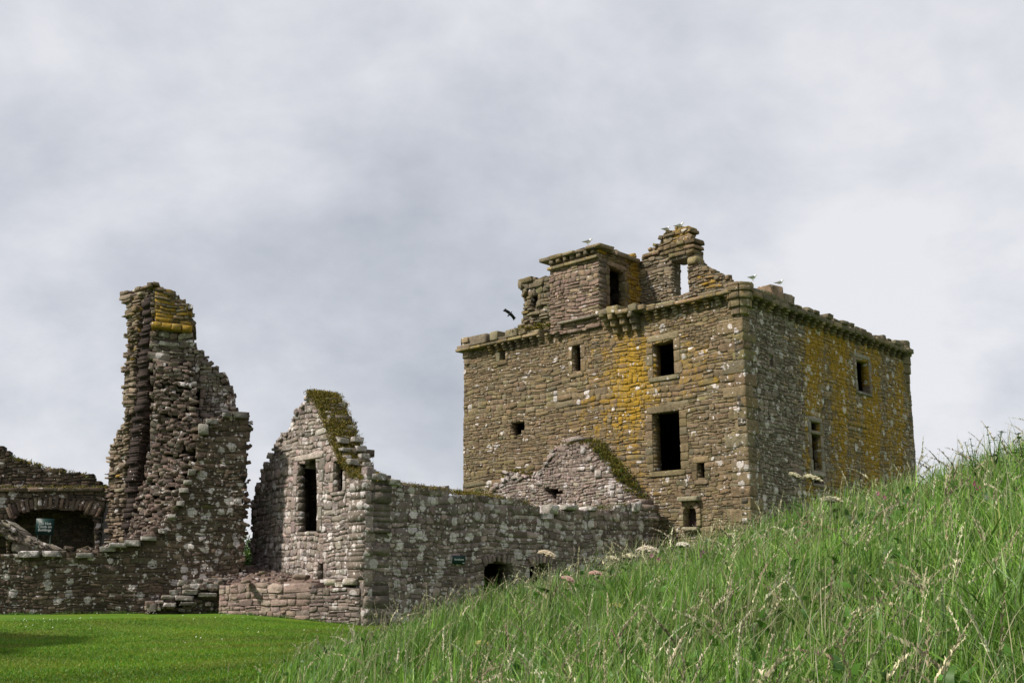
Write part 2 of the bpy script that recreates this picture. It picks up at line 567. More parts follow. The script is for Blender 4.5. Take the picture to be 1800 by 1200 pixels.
def rubble(mb, pl, polys, rh, sw, thick, pal, maskf=None, rough=0.05, gap=0.006, rag=0.1, seed=1, wob=0.05, mortar=(0.12, 0.10, 0.08), backstones=False, zcut=None, flat=False, roll=.03, var=.16):
    """coursed rubble wall: every stone is real geometry; behind the faces a solid core of the full thickness"""
    rng = np.random.default_rng(seed)
    zs = [z for p in polys for _, z in p]
    z, ztop = min(zs), max(zs)
    if zcut is not None:
        z = max(z, zcut)
    S0, S1, Z0, Z1, CORE = [], [], [], [], []
    while z < ztop:
        h = rh * rng.uniform(0.6, 1.45) * (1 + .3 * math.sin(z * 1.7 + seed))
        for a, b in [(a, b) for a, b in scan(polys, z + h * 0.5)]:
            ivs = scan(polys, z + h * 0.5)
            if a == ivs[0][0]:
                a -= rng.uniform(-0.4, 1) * rag
            if b == ivs[-1][1]:
                b += rng.uniform(-0.4, 1) * rag
            if b - a < 0.05:
                continue
            s = a
            while s < b - 1e-6:
                wd = sw * float(np.clip(rng.lognormal(0, 0.42), 0.4, 2.6)) * (0.7 + 0.5 * h / rh) * (1 + .35 * math.sin(s * .8 + 2 * math.sin(z * .9) + seed))
                e = s + wd
                if b - e < 0.4 * sw:
                    e = b
                CORE.append((s, e, z, z + h))
                if h > rh * 0.85 and rng.random() < 0.4:
                    k = rng.uniform(0.35, 0.65)
                    S0 += [s, s]
                    S1 += [e, e]
                    Z0 += [z, z + h * k]
                    Z1 += [z + h * k, z + h]
                else:
                    S0.append(s)
                    S1.append(e)
                    Z0.append(z)
                    Z1.append(z + h)
                s = e
        z += h
    ph = rng.uniform(0, 6.28, 6)

    def warp(s, z):
        dz = wob * (np.sin(s * 0.9 + ph[0]) * 0.9 + np.sin(s * 2.3 + z * 1.1 + ph[1]) * 0.6 + np.sin(s * 5.1 - z * 2 + ph[2]) * 0.35)
        ds = wob * (np.sin(z * 1.7 + ph[3]) * 0.6 + np.sin(z * 4.3 + s + ph[4]) * 0.4) * 0.5
        return s + ds, z + dz

    S0, S1, Z0, Z1 = map(np.array, (S0, S1, Z0, Z1))
    n = len(S0)
    col = pick(pal, n, rng, var)

    def faces_for(n, off, sgn):
        jz0, jz1 = rng.normal(0, .016, n), rng.normal(0, .016, n)
        hw, hh = (S1 - S0) / 2 - gap, (Z1 + jz1 - Z0 - jz0) / 2 - gap
        hw, hh = np.maximum(hw, 0.015), np.maximum(hh, 0.015)
        mn = np.minimum(hw, hh)
        per = np.repeat(G1C[None], n, 0)
        px_ = per[..., 0] * hw[:, None]
        pz_ = per[..., 1] * hh[:, None]
        cut = rng.uniform(0.0, 0.7, (n, 8)) ** 1.5 * mn[:, None]
        isc = np.abs(per).sum(-1) > 1.5
        px_ -= np.where(isc, per[..., 0] * cut, 0)
        pz_ -= np.where(isc, per[..., 1] * cut * rng.uniform(0.3, 1, (n, 8)), 0)
        px_ += np.where(isc, 0, rng.uniform(-0.15, 0.10, (n, 8)) * mn[:, None])
        pz_ += np.where(isc, 0, rng.uniform(-0.15, 0.10, (n, 8)) * mn[:, None])
        px_ += np.where(np.abs(per[..., 0]) < .5, rng.uniform(-.5, .5, (n, 8)) * hw[:, None], 0)
        ro = rng.normal(0, roll, n)[:, None]
        px_, pz_ = px_ - ro * pz_, pz_ + ro * np.clip(px_, -.25, .25)
        outw = rng.uniform(0.0, 1.0, n) ** 1.7 * rough
        bev = np.minimum(0.010 if flat else 0.022, 0.4 * mn)
        tx, tz = rng.normal(0, 0.05, n), rng.normal(-0.05, 0.10, n)
        if flat:
            tx, tz = tx * .5, tz * .5
        cx, cz = (S0 + S1) / 2, (Z0 + Z1 + jz0 + jz1) / 2

        def ring(scale_in, depth, jit):
            x = px_ * (1 - scale_in[:, None] / hw[:, None])
            zz = pz_ * (1 - scale_in[:, None] / hh[:, None])
            d = depth[:, None] + jit * rng.normal(0, 1, (n, 8))
            d = d + np.where(depth[:, None] > -0.1, np.clip(x * tx[:, None] + zz * tz[:, None], -.05, .05), 0)
            return x, zz, d
        rs = [ring(np.zeros(n), np.full(n, -0.16), 0.0),
              ring(np.zeros(n), outw - bev * 0.8, 0.006),
              ring(bev, outw, 0.008)]
        V = np.zeros((n, 25, 3))
        for k, (x, zz, d) in enumerate(rs):
            s_, z_ = warp(cx[:, None] + x, cz[:, None] + zz)
            V[:, k * 8:(k + 1) * 8, 0] = s_
            V[:, k * 8:(k + 1) * 8, 1] = z_
            V[:, k * 8:(k + 1) * 8, 2] = d
        s_, z_ = warp(cx, cz)
        V[:, 24, 0], V[:, 24, 1], V[:, 24, 2] = s_, z_, outw + rng.uniform(-.1, 0.35, n) * rough * 0.6
        quads = []
        for k in (0, 8):
            for i in range(8):
                j = (i + 1) % 8
                quads.append((k + i, k + j, k + 8 + j, k + 8 + i))
        tris = [(16 + i, 16 + (i + 1) % 8, 24) for i in range(8)]
        dpt = sgn * V[..., 2] + off
        W = pl.O + V[..., 0:1] * pl.d + dpt[..., None] * pl.n
        W[..., 2] = V[..., 1]
        return W, np.array(quads), np.array(tris)

    for off, sgn in ([(0.0, 1.0), (-thick, -1.0)] if backstones else [(0.0, 1.0)]):
        W, q, tr = faces_for(n, off, sgn)
        if maskf is not None:
            cpx, cpy = project(W[:, 24])
            mk = np.clip(np.stack(maskf(cpx, cpy, rng), 1), 0, 1)
        else:
            mk = np.zeros((n, 3))
        cc = np.repeat(col, 25, 0)
        mm = np.repeat(mk, 25, 0)
        ofs = (np.arange(n) * 25)[:, None, None]
        mb.add(W.reshape(-1, 3), [(q[None] + ofs).reshape(-1, 4), (tr[None] + ofs).reshape(-1, 3)], cc, mm)
    # core
    Cc = np.array(CORE)
    k = len(Cc)
    a, b, z0, z1 = Cc.T
    cs = np.stack([a, b, b, a, a, b, b, a], 1)
    cz = np.stack([z0, z0, z1, z1, z0, z0, z1, z1], 1)
    cs, cz = warp(cs, cz)
    cd = np.array([-0.004] * 4 + [-thick + (0.004 if backstones else 0)] * 4)[None]
    W = pl.O + cs[..., None] * pl.d + cd[..., None] * pl.n
    W[..., 2] = cz
    bf = np.array([(0, 1, 2, 3), (5, 4, 7, 6), (4, 5, 1, 0), (3, 2, 6, 7), (1, 5, 6, 2), (4, 0, 3, 7)])
    if maskf is not None:
        cpx, cpy = project(W[:, 0])
        mk = np.clip(np.stack(maskf(cpx, cpy, rng), 1), 0, 1)
    else:
        mk = np.zeros((k, 3))
    mb.add(W.reshape(-1, 3), (bf[None] + (np.arange(k) * 8)[:, None, None]).reshape(-1, 4), np.repeat(np.tile(mortar, (k, 1)) * rng.uniform(0.8, 1.2, (k, 1)), 8, 0), np.repeat(mk, 8, 0))
    return n


# rough dressed block
def _cube(n=3):
    g = np.array([-1, -.78, .78, 1]) if n == 3 else np.linspace(-1, 1, n + 1)
    idx, v, f = {}, [], []

    def vid(i, j, k):
        if (i, j, k) not in idx:
            idx[(i, j, k)] = len(v)
            v.append((g[i], g[j], g[k]))
        return idx[(i, j, k)]
    for a in range(n):
        for b in range(n):
            f.append((vid(a, b, 0), vid(a, b + 1, 0), vid(a + 1, b + 1, 0), vid(a + 1, b, 0)))
            f.append((vid(a, b, n), vid(a + 1, b, n), vid(a + 1, b + 1, n), vid(a, b + 1, n)))
            f.append((vid(a, 0, b), vid(a + 1, 0, b), vid(a + 1, 0, b + 1), vid(a, 0, b + 1)))
            f.append((vid(a, n, b), vid(a, n, b + 1), vid(a + 1, n, b + 1), vid(a + 1, n, b)))
            f.append((vid(0, a, b), vid(0, a, b + 1), vid(0, a + 1, b + 1), vid(0, a + 1, b)))
            f.append((vid(n, a, b), vid(n, a + 1, b), vid(n, a + 1, b + 1), vid(n, a, b + 1)))
    return np.array(v), np.array(f)


CUBE_V, CUBE_F = _cube(3)


def block(mb, c, ax, ay, az, col, msk=(0, 0, 0), rnd=14.0, jit=0.05, rng=RNG):
    """one weathered stone with half axes ax, ay, az"""
    v = CUBE_V.copy()
    pn = (np.abs(v) ** rnd).sum(1) ** (1 / rnd)
    v = v / pn[:, None] * np.abs(v).max(1)[:, None]
    ph = rng.uniform(0, 6.28, 9)
    dis = np.stack([np.sin(v[:, 0] * 2.1 + ph[0]) + np.sin(v[:, 1] * 2.6 + ph[1]) + np.sin(v[:, 2] * 1.9 + ph[2]),
                    np.sin(v[:, 1] * 2.2 + ph[3]) + np.sin(v[:, 2] * 2.5 + ph[4]) + np.sin(v[:, 0] * 1.8 + ph[5]),
                    np.sin(v[:, 2] * 2.4 + ph[6]) + np.sin(v[:, 0] * 2.7 + ph[7]) + np.sin(v[:, 1] * 2.0 + ph[8])], 1)
    v = v + dis * jit * 0.6 + rng.normal(0, jit * 0.5, v.shape)
    W = np.asarray(c) + v[:, :1] * np.asarray(ax) + v[:, 1:2] * np.asarray(ay) + v[:, 2:] * np.asarray(az)
    mb.add(W, CUBE_F, col, msk)


UP = np.array([0, 0, 1.0])


def pblock(mb, pl, s0, s1, z0, z1, o0, o1, col, msk=(0, 0, 0), jit=0.05, rnd=14.0, tilt=0.0):
    """a block on a wall plane, from s0 to s1 along it, z0 to z1, sticking out from o0 to o1"""
    c = pl.P((s0 + s1) / 2, (z0 + z1) / 2, (o0 + o1) / 2)
    ax = pl.d * (s1 - s0) / 2
    az = UP * (z1 - z0) / 2
    if tilt:
        ax, az = ax * math.cos(tilt) + UP * math.sin(tilt) * (s1 - s0) / 2, az * math.cos(tilt) - pl.d * math.sin(tilt) * (z1 - z0) / 2
    block(mb, c, ax, pl.n * (o1 - o0) / 2, az, col, msk, rnd, jit)


def surround(name, parent, pl, r, jw=0.22, lh=0.26, proj=0.05, pal=None, sill=True, njamb=3, msk=(0.1, 0.25, 0.1), depth=0.35):
    """dressed stones round an opening; one mesh"""
    mb = MB()
    s0, s1, z0, z1 = r
    rng = RNG
    pal = pal or PAL_KEEP
    c = lambda: pick(pal, 1, rng, 0.1)[0]
    pblock(mb, pl, s0 - jw, s1 + jw, z1, z1 + lh, -depth, proj, c(), msk, 0.025)
    if sill:
        pblock(mb, pl, s0 - jw * 0.8, s1 + jw * 0.8, z0 - lh * 0.7, z0, -depth, proj + 0.02, c(), msk, 0.03)
    for a, b in ((s0 - jw, s0), (s1, s1 + jw)):
        cuts = np.linspace(z0, z1, njamb + 1)
        for k in range(njamb):
            ex = rng.uniform(-0.02, 0.12)
            aa, bb = (a - ex, b) if a < s0 - 1e-6 and b <= s0 + 1e-6 else (a, b + ex)
            pblock(mb, pl, aa, bb, cuts[k] + 0.008, cuts[k + 1] - 0.008, -depth, proj - rng.uniform(0, 0.02), c(), msk, 0.025)
    return mb.build(name, M_STONE, parent)


def ring_stones(mb, cx, cy, r0, r1, z0, z1, nst, pal, maskf=(0.25, 0.15, 0.35), a0=0.0, a1=2 * math.pi, bulge=0.015):
    """a course of curved stones, r0 to r1 from the centre"""
    rng = RNG
    da = (a1 - a0) / nst
    for k in range(nst):
        t0, t1 = a0 + k * da + 0.01, a0 + (k + 1) * da - 0.01
        v = CUBE_V.copy()
        pn = (np.abs(v) ** 16).sum(1) ** (1 / 16)
        v = v / pn[:, None] * np.abs(v).max(1)[:, None]
        v += rng.normal(0, 0.04, v.shape)
        ang = (t0 + t1) / 2 + v[:, 0] * (t1 - t0) / 2
        rr = (r0 + r1) / 2 + v[:, 1] * (r1 - r0) / 2 + bulge * (1 - v[:, 2] ** 2) * (v[:, 1] > 0) * (r1 - r0) + rng.uniform(-.012, .012)
        zz = (z0 + z1) / 2 + v[:, 2] * (z1 - z0) / 2
        W = np.stack([cx + np.cos(ang) * rr, cy + np.sin(ang) * rr, zz], 1)
        mb.add(W, CUBE_F, pick(pal, 1, rng, 0.15)[0], np.clip(np.array(maskf) + rng.normal(0, .1, 3), 0, 1))


def tuft_cloud(mb, pts, nrm_h, per, size, cols, seed=3, spread=0.12):
    """moss cushions and dry turf: many short blades round each point"""
    rng = np.random.default_rng(seed)
    pts = np.asarray(pts, float)
    P = np.repeat(pts, per, 0) + rng.normal(0, spread, (len(pts) * per, 3)) * np.array([1, 1, 0.55])
    n = len(P)
    d = rng.normal(0, 1, (n, 3))
    d[:, 2] = np.abs(d[:, 2]) * 1.1 + 0.15
    d += np.array([nrm_h[0], nrm_h[1], 0]) * 0.5
    d /= np.linalg.norm(d, axis=1)[:, None]
    Lg = size * rng.uniform(0.5, 1.5, n)
    side = np.cross(d, rng.normal(0, 1, (n, 3)))
    side /= np.linalg.norm(side, axis=1)[:, None] + 1e-9
    wd = Lg * rng.uniform(0.18, 0.34, n)
    A = P - side * wd[:, None] * 0.5
    B = P + side * wd[:, None] * 0.5
    T = P + d * Lg[:, None]
    Md = P + d * Lg[:, None] * 0.5
    A2 = Md - side * wd[:, None] * 0.45
    B2 = Md + side * wd[:, None] * 0.45
    V = np.stack([A, B, B2, A2, T], 1)
    ofs = (np.arange(n) * 5)[:, None, None]
    c = pick(cols, n, rng, 0.25)
    mb.add(V.reshape(-1, 3), [(np.array([[0, 1, 2, 3]])[None] + ofs).reshape(-1, 4), (np.array([[3, 2, 4]])[None] + ofs).reshape(-1, 3)], np.repeat(c, 5, 0))


MOSS_COLS = [((0.20, 0.145, 0.028), 4), ((0.13, 0.11, 0.022), 3), ((0.085, 0.10, 0.018), 2.5), ((0.26, 0.20, 0.06), 2)]
TURF_COLS = [((0.075, 0.095, 0.018), 3), ((0.13, 0.115, 0.04), 3), ((0.19, 0.155, 0.065), 2), ((0.05, 0.075, 0.015), 2)]


def line_pts(pl, pxs, off0, off1, step, lift=0.0, seed=5):
    """points along a traced edge, spread over the thickness of the wall"""
    rng = np.random.default_rng(seed)
    out = []
    sz = [pl.sz(*p) for p in pxs]
    for (a, b) in zip(sz[:-1], sz[1:]):
        n = max(1, int(math.hypot(b[0] - a[0], b[1] - a[1]) / step))
        for k in range(n):
            t = (k + rng.random()) / n
            out.append(pl.P(a[0] + (b[0] - a[0]) * t, a[1] + (b[1] - a[1]) * t + lift, rng.uniform(off0, off1)))
    return out


def edge_rubble(parent, pl, pxs, n, thick, pal, msk, seed, smin=.05, smax=.15):
    """small loose stones and mortar lumps that break the stepped outline of a ruined wall"""
    rng = np.random.default_rng(seed)
    mb = MB()
    sz = [pl.sz(*p) for p in pxs]
    seg = [math.hypot(b[0] - a[0], b[1] - a[1]) for a, b in zip(sz[:-1], sz[1:])]
    cum = np.concatenate([[0], np.cumsum(seg)])
    for _ in range(n):
        t = rng.random() * cum[-1]
        i = min(int(np.searchsorted(cum, t)) - 1, len(seg) - 1)
        i = max(i, 0)
        f = (t - cum[i]) / max(seg[i], 1e-6)
        s = sz[i][0] + (sz[i + 1][0] - sz[i][0]) * f + rng.normal(0, .07)
        z = sz[i][1] + (sz[i + 1][1] - sz[i][1]) * f + rng.normal(-.03, .07)
        q = rng.uniform(smin, smax)
        a = rng.normal(0, .35)
        ax = (pl.d * math.cos(a) + UP * math.sin(a)) * q * rng.uniform(.8, 1.5)
        az = (UP * math.cos(a) - pl.d * math.sin(a)) * q * rng.uniform(.45, .9)
        block(mb, pl.P(s, z, rng.uniform(-thick, .03)), ax, pl.n * q, az, pick(pal, 1, rng, .18)[0], np.clip(np.array(msk) + rng.normal(0, .08, 3), 0, 1), rnd=rng.uniform(4, 10), jit=.13, rng=rng)
    return tag(mb.build('broken_edge', M_STONE, parent), kind='stuff')


# ------------------------------------------------------------------ palettes
PAL_KEEP = [((0.182, 0.1340, 0.0790), 4), ((0.1664, 0.1201, 0.0728), 3), ((0.18, 0.1406, 0.0756), 3), ((0.16, 0.1304, 0.084), 2), ((0.14, 0.1043, 0.063), 1.5), ((0.188, 0.1422, 0.091), 1)]
PAL_SIDE = [((0.185, 0.15, 0.115), 4), ((0.205, 0.165, 0.13), 3), ((0.23, 0.20, 0.165), 2), ((0.15, 0.12, 0.092), 2)]
PAL_DRESS = [((0.2205, 0.1716, 0.1025), 3), ((0.207, 0.1584, 0.1025), 2), ((0.2385, 0.1848, 0.123), 1)]
PAL_CORB = [((0.16, 0.13, 0.085), 3), ((0.12, 0.10, 0.07), 2), ((0.20, 0.155, 0.09), 1)]
PAL_GABLE = [((0.25, 0.2029, 0.1782), 4), ((0.27, 0.2079, 0.189), 3), ((0.22, 0.1881, 0.1674), 3), ((0.28, 0.2326, 0.2052), 1.5), ((0.18, 0.1485, 0.1296), 1)]
PAL_LONG = [((0.2102, 0.1656, 0.1477), 4), ((0.1668, 0.1283, 0.1136), 3), ((0.2465, 0.1973, 0.1761), 2), ((0.1377, 0.1076, 0.0909), 2)]
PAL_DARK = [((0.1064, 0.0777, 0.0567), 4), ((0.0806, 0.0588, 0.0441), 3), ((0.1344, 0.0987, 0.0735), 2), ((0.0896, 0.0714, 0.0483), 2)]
PAL_RED = [((0.155, 0.112, 0.093), 4), ((0.12, 0.086, 0.070), 3), ((0.18, 0.142, 0.118), 2), ((0.145, 0.12, 0.095), 2)]
PAL_RED_SHADED = [((0.060, 0.040, 0.034), 4), ((0.045, 0.030, 0.026), 3), ((0.075, 0.052, 0.042), 2)]  # darker copy of the core reds, with the hollow's shade mixed in
PAL_PINK = [((0.26, 0.195, 0.165), 4), ((0.23, 0.168, 0.145), 3), ((0.29, 0.225, 0.19), 2), ((0.20, 0.142, 0.12), 1)]


def gs(px, py, cx, cy, sx, sy):
    return np.exp(-((px - cx) / sx) ** 2 - ((py - cy) / sy) ** 2)


# ------------------------------------------------------------------ the keep
C = atx(1325, 42.0)
d1 = np.array([-0.699, 0.715])
d2 = np.array([0.670, 0.742])
F1 = Plane(C, d1, (-0.715, -0.699))
F2 = Plane(C, d2, (0.742, -0.670))
keep = empty('castle_keep', 'tall square sandstone keep with ochre lichen, broken parapet and empty black windows', 'castle', (C[0], C[1], 1.0))
KZ0 = 0.2


def mask_keep(px, py, rng):
    n = len(px)
    o = 0.35 + 0.24 * gs(px, py, 1116, 700, 38, 130) + 0.22 * gs(px, py, 1105, 640, 90, 110) + 0.2 * gs(px, py, 1240, 640, 70, 90) + 0.16 * gs(px, py, 1040, 760, 60, 70) + 0.12 * gs(px, py, 1130, 850, 60, 60) + 0.1 * gs(px, py, 985, 600, 60, 50)
    o = o - 0.12 * gs(px, py, 860, 750, 90, 150) - 0.1 * gs(px, py, 1290, 850, 80, 100)
    wv = 0.24 + 0.12 * gs(px, py, 1150, 900, 60, 60) + 0.09 * gs(px, py, 1300, 720, 25, 200) + 0.05 * gs(px, py, 1015, 860, 60, 50)
    m = 0.2 + 0.12 * gs(px, py, 1000, 600, 300, 30) + 0.3 * gs(px, py, 1120, 850, 40, 60)
    return o + rng.normal(0, 0.045, n), wv + rng.normal(0, 0.08, n), m + rng.normal(0, 0.06, n)


def mask_side(px, py, rng):
    n = len(px)
    u = (px - 1325) / 280
    o = 0.28 + 0.33 * sstep(0.1, 0.38, u) + 0.16 * gs(px, py, 1440, 620, 80, 80) + 0.12 * gs(px, py, 1540, 760, 60, 90) - 0.08 * sstep(0.85, 1, u)
    o += (0.09 * np.sin(px * 0.12) + .05 * np.sin(px * .31 + 1)) * sstep(0.1, 0.3, u)
    wv = 0.40 - 0.06 * sstep(0.15, 0.4, u) + 0.05 * sstep(0.8, 1, u)
    m = 0.30 + 0.2 * sstep(700, 560, py) + 0.1 * sstep(0.6, 1, u)
    return o + rng.normal(0, 0.045, n), wv + rng.normal(0, 0.06, n), m + rng.normal(0, 0.06, n)


f1_rects = {
    'w_small': F1.rect(879, 614, 889, 635), 'w_mid': F1.rect(1006, 607, 1021, 656), 'w_up': F1.rect(1148, 598, 1185, 661),
    'w_big': F1.rect(1148, 724, 1196, 827), 'w_low': F1.rect(1226, 813, 1239, 843)}
hole_poly = F1.poly([(897, 748), (903, 742), (922, 742), (923, 752), (915, 762), (908, 771), (899, 766)])
nich = F1.rect(1203, 888, 1226, 925)
ns0, ns1, nz0, nz1 = nich
nr = (ns1 - ns0) / 2
nich_poly = [(ns0, nz0), (ns1, nz0)] + [((ns0 + ns1) / 2 + nr * math.cos(a), nz1 - nr + nr * 1.0 * math.sin(a)) for a in np.linspace(0, math.pi, 9)]
sL = F1.sz(815, 760)[0]
zt1 = F1.sz(1279, 517)[1]
FP = F1.off(0.33)
ZS1 = FP.sz(1279, 504)[1]       # top of the parapet slabs
ZS0 = FP.sz(1279, 516)[1]       # underside of the slabs
ZC0 = FP.sz(1263, 534)[1]       # underside of the corbels
out1 = [(0.0, KZ0), (sL, KZ0), (sL, ZS0), (0.0, ZS0)]
mb = MB()
rubble(mb, F1, [out1] + [rpoly(r) for r in f1_rects.values()] + [hole_poly, nich_poly], 0.165, 0.30, 0.5, PAL_KEEP, mask_keep, rough=0.042, flat=True, var=.10, roll=.05, seed=11, wob=0.035, rag=0.03, mortar=(0.16, 0.122, 0.08), zcut=0.4)
front = mb.build('front_wall', M_STONE, keep)

sR = F2.sz(1606, 760)[0]
f2_rects = {'w_slit': F2.rect(1352, 624, 1358, 645), 'w_r': F2.rect(1506, 631, 1527, 689), 'w_tall': F2.rect(1427, 742, 1443, 830), 'w_bot': F2.rect(1430, 836, 1448, 850)}
mb = MB()
rubble(mb, F2, [[(0.0, KZ0), (sR, KZ0), (sR, ZS0), (0.0, ZS0)]] + [rpoly(r) for r in f2_rects.values()], 0.16, 0.28, 0.36, PAL_SIDE, mask_side, rough=0.025, flat=True, var=.11, roll=.05, seed=12, wob=0.04, rag=0.03, mortar=(0.09, 0.075, 0.055), zcut=0.4)
sidew = mb.build('side_wall', M_STONE, keep)

# the two far walls and added slabs that keep daylight out of the keep
PL3 = Plane(C + d1 * sL, d2, (-0.742, 0.670))
PL4 = Plane(C + d2 * sR, d1, (0.715, 0.699))
mb = MB()
rubble(mb, PL3, [[(.5, KZ0), (sR, KZ0), (sR, ZS0), (.5, ZS0)]], 0.45, 0.8, 1.4, PAL_KEEP, None, seed=13, wob=0.03, rag=0.0, zcut=0.4)
rubble(mb, PL4, [[(.5, KZ0), (sL - 1.4, KZ0), (sL - 1.4, ZS0), (.5, ZS0)]], 0.45, 0.8, 1.4, PAL_KEEP, None, seed=14, wob=0.03, rag=0.0, zcut=0.4)
mb.build('rear_wall', M_STONE, keep)
mb = MB()
for zz in (ZS0 - 0.75, F1.sz(1170, 693)[1]):
    q = [C + d1 * 0.3 + d2 * 0.3, C + d1 * 0.3 + d2 * (sR - .3), C + d1 * (sL - .3) + d2 * (sR - .3), C + d1 * (sL - .3) + d2 * 0.3]
    V = [(p[0], p[1], zz) for p in q] + [(p[0], p[1], zz + 0.4) for p in q]
    mb.add(V, [np.array([(3, 2, 1, 0), (4, 5, 6, 7), (0, 1, 5, 4), (1, 2, 6, 5), (2, 3, 7, 6), (3, 0, 4, 7)])], (0.10, 0.085, 0.07))
mb.build('light_block_slabs', M_STONE, keep)

# quoins
mb = MB()
z = 0.6
k = 0
while z < ZC0 - 0.75:
    h = RNG.uniform(0.32, 0.55)
    la, lb = (RNG.uniform(0.8, 1.25), RNG.uniform(0.45, 0.6)) if k % 2 else (RNG.uniform(0.45, 0.6), RNG.uniform(0.8, 1.2))
    c = np.array([*(C + d1 * (la / 2 - 0.04) + d2 * (lb / 2 - 0.035)), z + h / 2])
    block(mb, c, np.array([*d1, 0]) * la / 2, np.array([*d2, 0]) * lb / 2, UP * (h / 2 - 0.008), pick(PAL_KEEP, 1, RNG, .08)[0], (0.15 + 0.3 * RNG.random(), RNG.uniform(.25, .45), 0.12), jit=0.012, rnd=26)
    z += h
    k += 1
mb.build('quoins', M_STONE, keep)

# windows
for key, jw, nj in (('w_small', .16, 1), ('w_mid', .2, 2), ('w_up', .3, 3), ('w_low', .2, 2)):
    surround('window', keep, F1, f1_rects[key], jw, .2 + jw * .25, njamb=nj, msk=(0.2, 0.28, 0.1))
surround('window', keep, F1, f1_rects['w_big'], .3, .3, njamb=7, msk=(0.25, 0.22, 0.2))
for key, jw, nj in (('w_slit', .12, 1), ('w_r', .22, 3), ('w_bot', .15, 1)):
    surround('window', keep, F2, f2_rects[key], jw, .2, njamb=nj, msk=(0.35, 0.25, 0.25), pal=PAL_SIDE)
wt = surround('window', keep, F2, f2_rects['w_tall'], .2, .2, njamb=4, msk=(0.3, 0.2, 0.2), pal=PAL_SIDE)
mb = MB()
tr = F2.rect(1427, 757, 1443, 763)
pblock(mb, F2, tr[0] - .02, tr[1] + .02, tr[2], tr[3], -.3, .02, (0.19, 0.16, 0.12), jit=.02)
tm = mb.build('transom', M_STONE, wt)
# niche with hood and sill
mb = MB()
for a in np.linspace(0, math.pi, 8)[:-1] + math.pi / 14:
    cc = F1.P((ns0 + ns1) / 2 + (nr + .09) * math.cos(a), nz1 - nr + (nr + .09) * math.sin(a), -0.1)
    tdir = -math.sin(a) * F1.d + math.cos(a) * UP
    rdir = math.cos(a) * F1.d + math.sin(a) * UP
    block(mb, cc, tdir * 0.085, F1.n * 0.2, rdir * 0.1, pick(PAL_DRESS, 1, RNG, .1)[0], (0.1, .2, .1), jit=.02)
for a, b in ((ns0 - .2, ns0), (ns1, ns1 + .2)):
    for q in range(2):
        zz = nz0 + (nz1 - nr - nz0) * q / 2
        pblock(mb, F1, a, b, zz, zz + (nz1 - nr - nz0) / 2 - .01, -.3, .1, pick(PAL_DRESS, 1, RNG, .1)[0], (.1, .25, .1), jit=.02)
hr = F1.rect(1197, 874, 1232, 881)
pblock(mb, F1, hr[0], hr[1], hr[2], hr[3] + .03, -.2, .32, (0.27, 0.24, 0.16), (0.2, 0.3, 0.1), jit=.06)
sr = F1.rect(1202, 926, 1230, 932)
pblock(mb, F1, sr[0], sr[1], sr[2], sr[3], -.2, .24, (0.25, 0.22, 0.15), (0.2, 0.25, 0.1), jit=.04)
pblock(mb, F1, ns0 - .1, ns1 + .1, nz0 - .1, nz1 + .2, -1.2, -.36, (0.045, 0.03, 0.027), (0, 0, 0), jit=.02)  # niche back coloured near-black to stand for recess shade
mb.build('arched_niche', M_STONE, keep)


# corbels and parapet
def corbel(pl, s, z1, z0, proj, wd, msk):
    mb = MB()
    steps = 3
    c = pick(PAL_CORB, 1, RNG, .15)[0]
    for k in range(steps):
        a = z1 - (z1 - z0) * k / steps
        b = z1 - (z1 - z0) * (k + 1) / steps
        pblock(mb, pl, s - wd / 2, s + wd / 2, b + .004, a, -.3, proj * (1 - k / steps * 0.85), c * RNG.uniform(.85, 1.15), msk, jit=.05, rnd=9)
    return mb.build('corbel', M_STONE, keep)


def s_at(pl, px, z):
    lo = pl.O
    r = ray(px, HZ)
    n2 = np.array([r[1], -r[0]])
    A = np.array([pl.d[0], pl.d[1]])
    # plan: O + s d lies on the vertical plane through the camera and column px (pitch ignored: refine with z)
    s = 0.0
    for _ in range(30):
        P = pl.P(s, z)
        q = project(P)[0]
        P2 = pl.P(s + 0.05, z)
        g = (project(P2)[0] - q) / 0.05
        s -= (q - px) / g
    return s


for px in (858, 870, 882, 894, 906, 919, 932, 945, 959, 976, 1134, 1150, 1165, 1182, 1199, 1218, 1238, 1258, 1276):
    s = s_at(FP, px, ZC0)
    corbel(F1, s, ZS0 + .0, ZC0 + RNG.uniform(-.03, .03), .32, .2, (0.35 + .25 * RNG.random(), .15, .45))
mb = MB()
s = s_at(FP, 1286, ZS0)
ends = (s_at(FP, 1058, ZS0), s_at(FP, 982, ZS0))
crossed = False
while s < sL - 0.4:
    wd = RNG.uniform(.7, 1.5)
    if s > ends[1] and not crossed:
        crossed = True
        mb.build('parapet', M_STONE, keep)
        mb = MB()
    if not (ends[0] - 2.6 < s < ends[1]):
        top = ZS1 + RNG.uniform(-.06, .04)
        zm = ZS0 + (ZS1 - ZS0) * .5
        pblock(mb, F1, s, s + wd, ZS0, zm, -.4, .38 + RNG.uniform(-.03, .03), pick(PAL_CORB, 1, RNG, .15)[0] * 1.25, (.55, .2, .35), jit=.03)
        if RNG.random() < .75:
            pblock(mb, F1, s + .02, s + wd, zm, top, -.4, .33 + RNG.uniform(-.07, .03), pick(PAL_CORB, 1, RNG, .15)[0] * 1.25, (.45, .2, .4), jit=.05)
    s += wd
mb.build('parapet', M_STONE, keep)
